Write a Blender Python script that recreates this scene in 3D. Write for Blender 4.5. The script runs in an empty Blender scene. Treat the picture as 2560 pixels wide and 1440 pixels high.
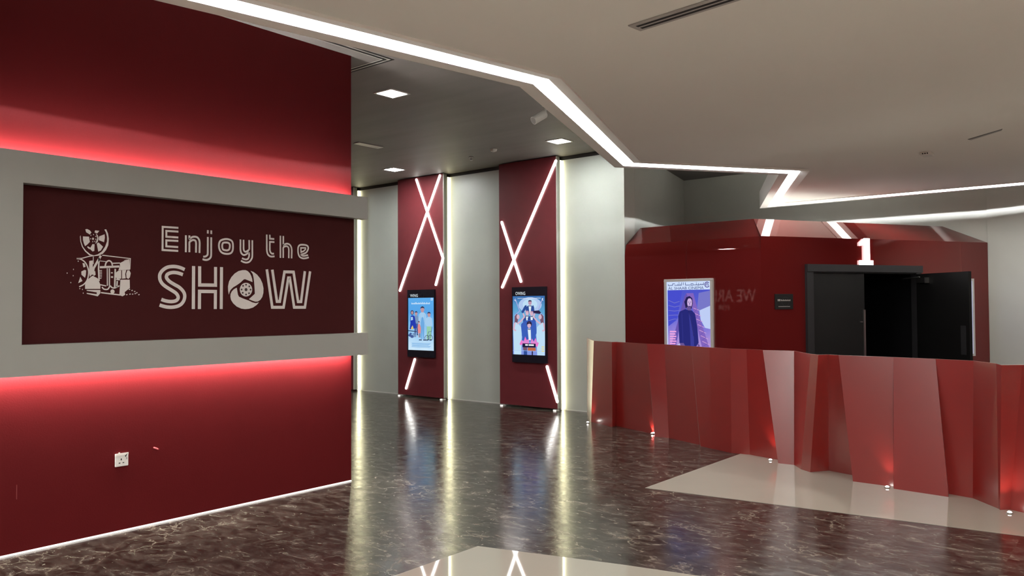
import bpy, bmesh, math, random
from mathutils import Vector, Matrix

random.seed(7)
SC = bpy.context.scene
COL = SC.collection

# measured positions, metres: x along the back wall, y along the side wall, z up
D = {
    'cam': {"loc":[0.0,0.0,1.6],"r":[0.7742968,0.6327996,-0.0053983],"u":[0.0198345,-0.0157415,0.9996793],"f":[-0.6325117,0.7741556,0.0247399]},
    'strokes': [[[[3.0664,2.2231],[2.943,2.2216],[2.9428,2.0473],[3.0658,2.0467]],0,0.015],[[[3.0665,2.1943],[2.9715,2.193],[2.9718,2.1493],[3.066,2.1491]],0,0.015],[[[3.0662,2.1228],[2.9719,2.1214],[2.9717,2.0765],[3.0652,2.0758]],0,0.015],[[[3.1269,2.1704],[3.1268,2.0402]],0,0.015],[[[3.1553,2.1711],[3.1552,2.1433]],0,0.015],[[[3.1524,2.1383],[3.1542,2.1401],[3.1567,2.1427],[3.1596,2.1456],[3.1626,2.1486],[3.1656,2.1512],[3.1685,2.1534],[3.1715,2.1555],[3.1745,2.1575],[3.1777,2.1592],[3.1809,2.1607],[3.1843,2.1619],[3.1878,2.1629],[3.1914,2.1637],[3.1951,2.1641],[3.1989,2.1643],[3.203,2.1643],[3.2073,2.164],[3.2116,2.1634],[3.2158,2.1624],[3.2196,2.1608],[3.223,2.1585],[3.2262,2.1556],[3.2291,2.1523],[3.2317,2.1486],[3.2339,2.1446],[3.2357,2.1405],[3.2371,2.1363],[3.2381,2.1316],[3.2389,2.1264],[3.2395,2.1205],[3.2399,2.1137],[3.2399,2.1061],[3.2398,2.0979],[3.2396,2.0896],[3.2394,2.0814],[3.2393,2.0726],[3.2392,2.0629],[3.2391,2.0536],[3.2389,2.0455],[3.2388,2.0398]],0,0.015],[[[3.1555,2.0417],[3.1555,2.0472],[3.1556,2.055],[3.1556,2.0641],[3.1557,2.0733],[3.1558,2.0816],[3.1557,2.0893],[3.1555,2.0972],[3.1553,2.1046],[3.1554,2.1113],[3.1561,2.1167],[3.1573,2.1205],[3.159,2.123],[3.161,2.1246],[3.1633,2.126],[3.1657,2.1277],[3.1685,2.1297],[3.1716,2.1317],[3.1748,2.1336],[3.1781,2.1352],[3.1811,2.1364],[3.1838,2.1372],[3.1864,2.1376],[3.189,2.1377],[3.1914,2.1376],[3.1939,2.1372],[3.1964,2.1367],[3.199,2.1361],[3.2014,2.1352],[3.2037,2.1338],[3.2055,2.1319],[3.2069,2.1294],[3.208,2.1265],[3.2089,2.123],[3.2095,2.1189],[3.21,2.1139],[3.2103,2.1077],[3.2103,2.1006],[3.2102,2.0928],[3.21,2.0849],[3.2099,2.0773],[3.2099,2.0694],[3.2099,2.061],[3.2098,2.0528],[3.2098,2.0458],[3.2098,2.0408]],0,0.015],[[[3.3089,2.2234],[3.3079,2.1962]],0,0.015],[[[3.3376,2.223],[3.3372,2.1945]],0,0.015],[[[3.3086,2.1691],[3.3085,2.162],[3.3085,2.1522],[3.3084,2.1405],[3.3083,2.1278],[3.3083,2.1148],[3.3083,2.1003],[3.3084,2.0838],[3.3084,2.0671],[3.3084,2.0522],[3.3081,2.0408],[3.3076,2.034],[3.307,2.0303],[3.3062,2.0286],[3.3052,2.0275],[3.3039,2.0258],[3.3022,2.0235],[3.3002,2.0215],[3.2979,2.0197],[3.2956,2.0181],[3.2934,2.0167],[3.2913,2.0156],[3.2893,2.0148],[3.2873,2.0142],[3.2852,2.0137],[3.2829,2.0133],[3.2802,2.013],[3.2772,2.013],[3.2742,2.013],[3.2716,2.0131],[3.2698,2.0132]],0,0.015],[[[3.3373,2.1685],[3.3373,2.1579],[3.3373,2.1427],[3.3373,2.1252],[3.3373,2.1075],[3.3373,2.0918],[3.3374,2.0774],[3.3376,2.0631],[3.3377,2.0496],[3.3376,2.0374],[3.3371,2.0274],[3.3362,2.0201],[3.3351,2.015],[3.3336,2.0113],[3.3317,2.0082],[3.3292,2.0048],[3.326,2.0012],[3.3222,1.9979],[3.318,1.9949],[3.3136,1.9924],[3.3094,1.9904],[3.3053,1.9889],[3.3011,1.988],[3.2969,1.9875],[3.2927,1.9874],[3.2883,1.9875],[3.2833,1.988],[3.2778,1.989],[3.2725,1.9902],[3.2679,1.9914],[3.2646,1.9921]],0,0.015],[[[3.4651,2.163],[3.4734,2.1633],[3.4818,2.1629],[3.4899,2.1617],[3.4974,2.16],[3.5039,2.1579],[3.5092,2.1554],[3.5138,2.1526],[3.5176,2.1491],[3.5208,2.145],[3.5234,2.1401],[3.5254,2.1342],[3.5266,2.1272],[3.5273,2.1197],[3.5276,2.1121],[3.5277,2.1049],[3.5277,2.098],[3.5274,2.091],[3.5267,2.0841],[3.5255,2.0776],[3.5237,2.0718],[3.5212,2.0666],[3.5183,2.0618],[3.5147,2.0575],[3.5105,2.0538],[3.5056,2.0507],[3.4998,2.0482],[3.4931,2.0463],[3.4858,2.045],[3.4783,2.0442],[3.4711,2.0439],[3.4638,2.0441],[3.4562,2.0447],[3.4488,2.0458],[3.4417,2.0475],[3.4354,2.0497],[3.43,2.0524],[3.4251,2.0558],[3.4208,2.0596],[3.4169,2.0639],[3.4136,2.0686],[3.4107,2.0738],[3.4083,2.0795],[3.4063,2.0857],[3.4049,2.0919],[3.404,2.098],[3.4035,2.1041],[3.4035,2.1103],[3.404,2.1166],[3.405,2.1226],[3.4066,2.1281],[3.4085,2.1332],[3.4108,2.138],[3.4138,2.1425],[3.4176,2.1466],[3.4228,2.1503],[3.4296,2.1537],[3.438,2.1569],[3.4472,2.1597],[3.4565,2.1618]],1,0.015],[[[3.4625,2.1352],[3.4675,2.1354],[3.4729,2.1353],[3.4782,2.1349],[3.4832,2.1341],[3.4873,2.1329],[3.4906,2.1313],[3.4933,2.1292],[3.4954,2.1268],[3.4971,2.124],[3.4984,2.121],[3.4994,2.1174],[3.4998,2.1134],[3.4998,2.1092],[3.4995,2.1049],[3.4991,2.1008],[3.4984,2.0967],[3.4975,2.0925],[3.4963,2.0884],[3.4949,2.0847],[3.4931,2.0816],[3.4908,2.0791],[3.4882,2.0771],[3.4853,2.0755],[3.4823,2.0743],[3.4793,2.0733],[3.4762,2.0725],[3.4731,2.0721],[3.4699,2.072],[3.4664,2.0721],[3.4627,2.0724],[3.4585,2.0728],[3.4537,2.0734],[3.4488,2.0743],[3.4444,2.0756],[3.4408,2.0775],[3.4382,2.0801],[3.4363,2.0833],[3.4349,2.087],[3.4339,2.0908],[3.4331,2.0946],[3.4324,2.0985],[3.4321,2.1026],[3.4321,2.1068],[3.4324,2.1109],[3.433,2.1146],[3.4338,2.1182],[3.4348,2.1217],[3.4362,2.1249],[3.438,2.1278],[3.4406,2.1301],[3.444,2.1319],[3.4482,2.1333],[3.4528,2.1342],[3.4577,2.1348]],1,0.015],[[[3.5945,2.1679],[3.5945,2.162],[3.5946,2.1536],[3.5946,2.1438],[3.5946,2.1337],[3.5947,2.1245],[3.5946,2.1159],[3.5944,2.1073],[3.5942,2.0988],[3.5943,2.0908],[3.5948,2.0837],[3.5957,2.0775],[3.5969,2.0719],[3.5983,2.0669],[3.6,2.0625],[3.602,2.0585],[3.6043,2.055],[3.6069,2.0521],[3.6097,2.0497],[3.6126,2.0476],[3.6154,2.0459],[3.6182,2.0445],[3.6209,2.0434],[3.6236,2.0427],[3.6266,2.0424],[3.6297,2.0425],[3.6332,2.0431],[3.637,2.0443],[3.641,2.0458],[3.6448,2.0475],[3.6483,2.0493],[3.6515,2.0511],[3.6545,2.0532],[3.6574,2.0554],[3.6601,2.0576],[3.6627,2.0595],[3.6654,2.0613],[3.6681,2.0632],[3.6706,2.0649],[3.6727,2.0663],[3.6742,2.0673]],0,0.0146],[[[3.6748,2.0686],[3.6748,2.0664],[3.6749,2.0632],[3.6749,2.0595],[3.6749,2.0556],[3.6748,2.0519],[3.6748,2.0483],[3.6748,2.0447],[3.6747,2.0411],[3.6744,2.0374],[3.6737,2.0338],[3.6727,2.03],[3.6713,2.0259],[3.6697,2.022],[3.6678,2.0184],[3.6657,2.0154],[3.6633,2.013],[3.6607,2.0111],[3.6578,2.0096],[3.6547,2.0084],[3.6513,2.0076],[3.6477,2.007],[3.6438,2.0069],[3.6397,2.0071],[3.6354,2.0075],[3.6313,2.0082],[3.6267,2.0094],[3.6217,2.011],[3.6169,2.0128],[3.6128,2.0144],[3.6098,2.0155]],0,0.0146],[[[3.623,2.1672],[3.6231,2.1615],[3.6231,2.1535],[3.6232,2.1442],[3.6233,2.1347],[3.6234,2.1262],[3.6235,2.1184],[3.6235,2.1105],[3.6235,2.103],[3.6237,2.0961],[3.6241,2.0904],[3.6248,2.0859],[3.6256,2.0824],[3.6266,2.0797],[3.628,2.0774],[3.6296,2.0753],[3.6316,2.0733],[3.634,2.0716],[3.6367,2.0704],[3.6395,2.0696],[3.6425,2.0695],[3.6457,2.0703],[3.6492,2.0718],[3.6527,2.0737],[3.6563,2.0759],[3.6597,2.0781],[3.6633,2.0806],[3.6669,2.0834],[3.6705,2.0863],[3.6735,2.0888],[3.6756,2.0906]],0,0.0146],[[[3.6745,2.1678],[3.6753,2.0893]],0,0.0146],[[[3.7038,2.1684],[3.7038,2.1598],[3.7039,2.1478],[3.7039,2.1337],[3.704,2.119],[3.704,2.105],[3.7041,2.0912],[3.7043,2.0764],[3.7045,2.0619],[3.7044,2.0487],[3.7039,2.0378],[3.703,2.0298],[3.7019,2.0241],[3.7004,2.0198],[3.6985,2.0159],[3.6961,2.0116],[3.6932,2.0068],[3.6897,2.0021],[3.6858,1.9976],[3.6817,1.9935],[3.6774,1.9901],[3.6729,1.9874],[3.6681,1.9852],[3.6631,1.9835],[3.658,1.9822],[3.6529,1.9814],[3.6476,1.9811],[3.6421,1.9813],[3.6365,1.982],[3.631,1.9829],[3.6256,1.9842],[3.62,1.9859],[3.614,1.9883],[3.6083,1.9908],[3.6034,1.993],[3.5999,1.9946]],0,0.0146],[[[3.8404,2.2243],[3.8405,2.212],[3.8406,2.1943],[3.8407,2.1742],[3.8408,2.1547],[3.841,2.1388],[3.841,2.127],[3.8409,2.1173],[3.841,2.1089],[3.8411,2.1014],[3.8417,2.0942],[3.8425,2.0873],[3.8435,2.0811],[3.8448,2.0755],[3.8464,2.0704],[3.8484,2.0656],[3.8508,2.0612],[3.8535,2.0572],[3.8566,2.0537],[3.86,2.0506],[3.8635,2.0479],[3.8672,2.0458],[3.871,2.0441],[3.8752,2.0428],[3.8797,2.042],[3.8847,2.0415],[3.891,2.0417],[3.8983,2.0424],[3.9057,2.0435],[3.9122,2.0445],[3.9167,2.0451]],0,0.0146],[[[3.87,2.225],[3.8707,2.1915],[3.9133,2.1921]],0,0.0146],[[[3.9149,2.1657],[3.8708,2.1651],[3.8702,2.1405],[3.8703,2.0957],[3.8771,2.0763],[3.8908,2.0664],[3.9106,2.0674]],0,0.0146],[[[3.974,2.224],[3.9744,2.0345]],0,0.0146],[[[4.0029,2.2233],[4.0031,2.1443]],0,0.0146],[[[3.9984,2.1432],[4.0009,2.1446],[4.0043,2.1466],[4.0083,2.1489],[4.0127,2.1512],[4.0172,2.1531],[4.0218,2.1549],[4.0267,2.1568],[4.0319,2.1584],[4.0371,2.1596],[4.0423,2.16],[4.0475,2.1595],[4.0528,2.1585],[4.0581,2.1568],[4.0631,2.1547],[4.0676,2.152],[4.0715,2.1488],[4.0752,2.1449],[4.0784,2.1406],[4.0812,2.136],[4.0835,2.1313],[4.0853,2.1264],[4.0865,2.1213],[4.0873,2.1159],[4.0879,2.1104],[4.0883,2.1045],[4.0886,2.0985],[4.0886,2.0922],[4.0885,2.0856],[4.0882,2.0789],[4.0881,2.0721],[4.0879,2.0644],[4.0876,2.056],[4.0873,2.0477],[4.087,2.0406],[4.0868,2.0355]],0,0.0146],[[[4.0024,2.0358],[4.0024,2.042],[4.0024,2.0509],[4.0025,2.0612],[4.0025,2.0717],[4.0026,2.0813],[4.0025,2.0903],[4.0022,2.0997],[4.0019,2.1086],[4.0022,2.1165],[4.0031,2.1228],[4.005,2.1271],[4.0076,2.1297],[4.0106,2.1314],[4.0139,2.1325],[4.0172,2.1338],[4.0207,2.1353],[4.0245,2.1366],[4.0285,2.1376],[4.0324,2.1382],[4.036,2.1381],[4.0395,2.1374],[4.043,2.1361],[4.0463,2.1343],[4.0493,2.1321],[4.0518,2.1296],[4.0538,2.1268],[4.0553,2.1237],[4.0565,2.1201],[4.0574,2.116],[4.0582,2.111],[4.0586,2.1052],[4.0586,2.0985],[4.0585,2.0912],[4.0583,2.0836],[4.0582,2.076],[4.0582,2.0676],[4.0583,2.0583],[4.0583,2.0491],[4.0583,2.0412],[4.0583,2.0356]],0,0.0146],[[[4.2654,2.0524],[4.2614,2.0511],[4.2558,2.0492],[4.2492,2.0471],[4.2423,2.0451],[4.2357,2.0436],[4.2293,2.0424],[4.2228,2.0413],[4.2161,2.0405],[4.2095,2.0402],[4.2029,2.0407],[4.1961,2.042],[4.189,2.0438],[4.182,2.0462],[4.1757,2.0492],[4.1703,2.0529],[4.1661,2.0574],[4.1627,2.0627],[4.1599,2.0686],[4.1576,2.0747],[4.1557,2.0808],[4.1542,2.0871],[4.1532,2.0938],[4.1526,2.1005],[4.1524,2.1071],[4.1524,2.1134],[4.1526,2.1194],[4.1531,2.1253],[4.1539,2.1309],[4.1552,2.1362],[4.1572,2.1409],[4.1598,2.145],[4.1627,2.1488],[4.1663,2.1521],[4.1709,2.1548],[4.1767,2.157],[4.1844,2.1586],[4.1938,2.1595],[4.204,2.16],[4.2138,2.16],[4.2224,2.1596],[4.2297,2.159],[4.2365,2.1579],[4.2425,2.1564],[4.2478,2.1543],[4.252,2.1517],[4.2553,2.1484],[4.2576,2.1444],[4.259,2.1399],[4.2596,2.135],[4.2593,2.1301],[4.258,2.1246],[4.2557,2.1187],[4.2527,2.1126],[4.2492,2.1068],[4.2455,2.1018],[4.2417,2.0977],[4.2377,2.0942],[4.2333,2.0912],[4.2283,2.0883],[4.2225,2.0855],[4.215,2.0826],[4.2061,2.0798],[4.1969,2.0772],[4.1889,2.075],[4.1833,2.0735]],0,0.0146],[[[4.18,2.0752],[4.1822,2.0737],[4.1852,2.0715],[4.1888,2.069],[4.1926,2.0667],[4.1963,2.0651],[4.1997,2.064],[4.2029,2.0632],[4.2064,2.0628],[4.2106,2.0628],[4.2159,2.0633],[4.2234,2.0645],[4.2328,2.0664],[4.2425,2.0687],[4.2511,2.0707],[4.2571,2.0721]],0,0.0146],[[[4.1816,2.1313],[4.2306,2.134],[4.2306,2.1216],[4.2126,2.1056],[4.1839,2.0937]],1,0.01241],[[[3.1182,1.9057],[3.1139,1.9075],[3.1078,1.9101],[3.1007,1.9131],[3.0933,1.916],[3.0862,1.9184],[3.0795,1.9203],[3.0726,1.922],[3.0656,1.9234],[3.0586,1.9246],[3.0517,1.9254],[3.0449,1.926],[3.0382,1.9264],[3.0315,1.9265],[3.0246,1.9262],[3.0175,1.9256],[3.0098,1.9247],[3.0017,1.9236],[2.9936,1.9221],[2.9855,1.92],[2.9779,1.9173],[2.9706,1.9137],[2.9634,1.9094],[2.9566,1.9046],[2.9502,1.8995],[2.9445,1.8944],[2.9395,1.8891],[2.935,1.8836],[2.9311,1.8779],[2.9278,1.8722],[2.9252,1.8666],[2.9234,1.8611],[2.9223,1.8556],[2.9219,1.8501],[2.9218,1.8447],[2.922,1.8394],[2.9225,1.8344],[2.9233,1.8295],[2.9246,1.8248],[2.9262,1.82],[2.9283,1.8152],[2.9308,1.8104],[2.9337,1.8055],[2.937,1.8006],[2.9408,1.7958],[2.9451,1.7912],[2.9498,1.7867],[2.9551,1.7825],[2.9608,1.7783],[2.9668,1.7741],[2.9732,1.7699],[2.98,1.7656],[2.9875,1.7613],[2.9952,1.757],[3.0028,1.7528],[3.0099,1.7487],[3.0168,1.7447],[3.0235,1.7408],[3.03,1.7371],[3.036,1.7334],[3.0413,1.7299],[3.0458,1.7265],[3.0496,1.7233],[3.0529,1.7202],[3.0559,1.717],[3.0585,1.7135],[3.061,1.7098],[3.0633,1.7059],[3.0651,1.702],[3.0665,1.6981],[3.0672,1.6943],[3.0674,1.6908],[3.067,1.6873],[3.0662,1.684],[3.0648,1.6808],[3.063,1.6778],[3.0608,1.6749],[3.0582,1.6722],[3.0551,1.6696],[3.0515,1.6673],[3.0473,1.6653],[3.0425,1.6637],[3.0369,1.6623],[3.0309,1.6612],[3.0248,1.6603],[3.0189,1.6598],[3.0132,1.6595],[3.0076,1.6596],[3.0019,1.6599],[2.9963,1.6604],[2.9906,1.6611],[2.985,1.6618],[2.9793,1.6627],[2.9736,1.6638],[2.968,1.665],[2.9625,1.6664],[2.9567,1.6682],[2.9505,1.6703],[2.9446,1.6725],[2.9396,1.6745],[2.936,1.6758]],0,0.0262],[[[3.1039,1.8664],[3.1008,1.8674],[3.0965,1.8689],[3.0915,1.8707],[3.0861,1.8724],[3.0807,1.874],[3.0753,1.8754],[3.0696,1.8768],[3.0637,1.8781],[3.0577,1.8792],[3.0519,1.88],[3.0461,1.8806],[3.0403,1.8809],[3.0346,1.8811],[3.0289,1.8809],[3.0234,1.8805],[3.018,1.8798],[3.0126,1.8787],[3.0074,1.8774],[3.0025,1.8759],[2.9979,1.8742],[2.9936,1.8724],[2.9895,1.8704],[2.9857,1.8682],[2.9824,1.8656],[2.9797,1.8628],[2.9775,1.8594],[2.9759,1.8555],[2.9747,1.8514],[2.9741,1.8473],[2.9741,1.8435],[2.9748,1.8401],[2.9761,1.8369],[2.9779,1.8338],[2.9801,1.8306],[2.9827,1.8274],[2.9855,1.824],[2.9886,1.8207],[2.9921,1.8172],[2.9962,1.8137],[3.0011,1.8101],[3.0068,1.8063],[3.0133,1.8024],[3.0204,1.7984],[3.0278,1.7943],[3.0353,1.7902],[3.0431,1.7861],[3.0514,1.7821],[3.0599,1.7779],[3.068,1.7736],[3.0755,1.7689],[3.0823,1.7638],[3.0887,1.7583],[3.0946,1.7527],[3.0999,1.7471],[3.1045,1.7417],[3.1084,1.7366],[3.1115,1.7316],[3.1141,1.7267],[3.1161,1.7218],[3.1177,1.7169],[3.119,1.7119],[3.1197,1.707],[3.12,1.7021],[3.1198,1.6971],[3.1193,1.6919],[3.1184,1.6865],[3.1172,1.6809],[3.1155,1.6752],[3.1134,1.6696],[3.1107,1.6642],[3.1076,1.6588],[3.1039,1.6535],[3.0998,1.6484],[3.0953,1.6435],[3.0906,1.6392],[3.0855,1.6354],[3.0801,1.6321],[3.0744,1.6291],[3.0683,1.6264],[3.0619,1.6241],[3.0549,1.6221],[3.0475,1.6205],[3.0398,1.6191],[3.0321,1.6181],[3.0248,1.6173],[3.0178,1.6168],[3.011,1.6166],[3.0043,1.6167],[2.9976,1.617],[2.9909,1.6174],[2.9841,1.6181],[2.9774,1.619],[2.9707,1.6201],[2.964,1.6214],[2.9572,1.623],[2.9497,1.625],[2.9417,1.6275],[2.9338,1.63],[2.9271,1.6323],[2.9224,1.6339]],0,0.0262],[[[3.1907,1.9356],[3.1902,1.6023]],0,0.0262],[[[3.427,1.9357],[3.4258,1.6012]],0,0.0262],[[[3.2409,1.9358],[3.2416,1.7899],[3.376,1.7905],[3.3754,1.935]],0,0.0262],[[[3.2403,1.6021],[3.2409,1.74],[3.3753,1.74],[3.3746,1.6014]],0,0.0262],[[[3.8421,1.9322],[3.8953,1.6133],[4.0067,1.6129],[4.0544,1.8658],[4.0691,1.8662],[4.1136,1.6126],[4.2247,1.6123],[4.2796,1.9296]],0,0.0252],[[[3.8946,1.9313],[3.9411,1.6631],[3.9689,1.6631],[4.0151,1.9168],[4.1072,1.9178],[4.1536,1.6617],[4.185,1.6618],[4.2243,1.9288]],0,0.0252]],
    'polys': [[[3.4923,1.7162],[3.4858,1.7466],[3.4841,1.7815],[3.4935,1.8223],[3.5142,1.8578],[3.5432,1.8878],[3.5788,1.9095],[3.6149,1.918],[3.6413,1.9189],[3.6612,1.9121],[3.6813,1.8949],[3.6948,1.8715],[3.7033,1.8478],[3.7067,1.8226],[3.6382,1.8448],[3.625,1.8415],[3.5955,1.8158],[3.5629,1.7945],[3.5306,1.7764],[3.5082,1.7557],[3.4987,1.7381]],[[3.688,1.9145],[3.7149,1.9064],[3.7488,1.885],[3.7796,1.8527],[3.8003,1.814],[3.8107,1.772],[3.8091,1.7327],[3.7989,1.6994],[3.7801,1.6753],[3.7562,1.6617],[3.7359,1.6601],[3.7089,1.6675],[3.6736,1.6808],[3.7289,1.7259],[3.7271,1.7617],[3.7219,1.8214],[3.7167,1.8571],[3.7082,1.8898]],[[3.5624,1.774],[3.573,1.7184],[3.5828,1.7009],[3.6189,1.6864],[3.6687,1.6704],[3.7089,1.6541],[3.7393,1.6482],[3.7682,1.6557],[3.7461,1.6332],[3.7124,1.6124],[3.6756,1.6021],[3.639,1.5993],[3.6028,1.6039],[3.5636,1.6202],[3.5311,1.6465],[3.5117,1.6742],[3.5058,1.7003],[3.5083,1.7236],[3.5195,1.7442],[3.5371,1.7604]],[[3.7042,1.7599],[3.7028,1.7473],[3.6986,1.7353],[3.6917,1.7245],[3.6826,1.7154],[3.6718,1.7086],[3.6597,1.7043],[3.647,1.7028],[3.6343,1.7041],[3.6223,1.7082],[3.6115,1.7148],[3.6025,1.7236],[3.5958,1.7341],[3.5916,1.7459],[3.5901,1.7583],[3.5915,1.7707],[3.5956,1.7826],[3.6023,1.7933],[3.6112,1.8024],[3.6219,1.8093],[3.6339,1.8137],[3.6466,1.8153],[3.6593,1.8142],[3.6714,1.8103],[3.6824,1.8038],[3.6915,1.795],[3.6984,1.7844],[3.7027,1.7725]]],
    'holes': [[[3.6546,1.7998],[3.6536,1.7959],[3.6507,1.7931],[3.6467,1.7919],[3.6427,1.7929],[3.6398,1.7957],[3.6387,1.7995],[3.6397,1.8034],[3.6427,1.8062],[3.6466,1.8073],[3.6506,1.8064],[3.6535,1.8036]],[[3.6847,1.7864],[3.6836,1.7825],[3.6807,1.7796],[3.6767,1.7785],[3.6727,1.7795],[3.6697,1.7823],[3.6686,1.7861],[3.6697,1.79],[3.6726,1.7929],[3.6766,1.794],[3.6806,1.793],[3.6836,1.7902]],[[3.6965,1.7598],[3.6954,1.7559],[3.6925,1.753],[3.6885,1.7519],[3.6844,1.7529],[3.6815,1.7557],[3.6804,1.7596],[3.6815,1.7634],[3.6844,1.7663],[3.6884,1.7674],[3.6924,1.7664],[3.6954,1.7636]],[[3.6822,1.7298],[3.6811,1.726],[3.6782,1.7231],[3.6742,1.722],[3.6702,1.723],[3.6672,1.7258],[3.6662,1.7297],[3.6672,1.7335],[3.6701,1.7364],[3.6741,1.7375],[3.6781,1.7365],[3.6811,1.7337]],[[3.6549,1.7192],[3.6538,1.7153],[3.6509,1.7125],[3.6469,1.7114],[3.643,1.7124],[3.64,1.7152],[3.639,1.719],[3.64,1.7229],[3.6429,1.7257],[3.6469,1.7268],[3.6509,1.7258],[3.6538,1.723]],[[3.6244,1.7328],[3.6233,1.7289],[3.6204,1.7261],[3.6165,1.725],[3.6126,1.726],[3.6097,1.7288],[3.6086,1.7326],[3.6096,1.7364],[3.6125,1.7393],[3.6164,1.7404],[3.6204,1.7394],[3.6233,1.7366]],[[3.6141,1.7595],[3.613,1.7557],[3.6102,1.7528],[3.6062,1.7517],[3.6023,1.7527],[3.5994,1.7555],[3.5983,1.7593],[3.5994,1.7631],[3.6022,1.766],[3.6062,1.767],[3.6101,1.7661],[3.613,1.7633]],[[3.6275,1.7898],[3.6264,1.786],[3.6236,1.7831],[3.6196,1.782],[3.6156,1.783],[3.6127,1.7857],[3.6117,1.7895],[3.6127,1.7934],[3.6156,1.7963],[3.6196,1.7974],[3.6235,1.7964],[3.6264,1.7937]],[[3.6601,1.7593],[3.6591,1.7543],[3.6562,1.75],[3.6519,1.7471],[3.6468,1.7461],[3.6417,1.747],[3.6374,1.7497],[3.6346,1.7539],[3.6335,1.7589],[3.6345,1.7639],[3.6374,1.7681],[3.6417,1.771],[3.6467,1.7721],[3.6518,1.7712],[3.6561,1.7684],[3.659,1.7642]]],
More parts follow.
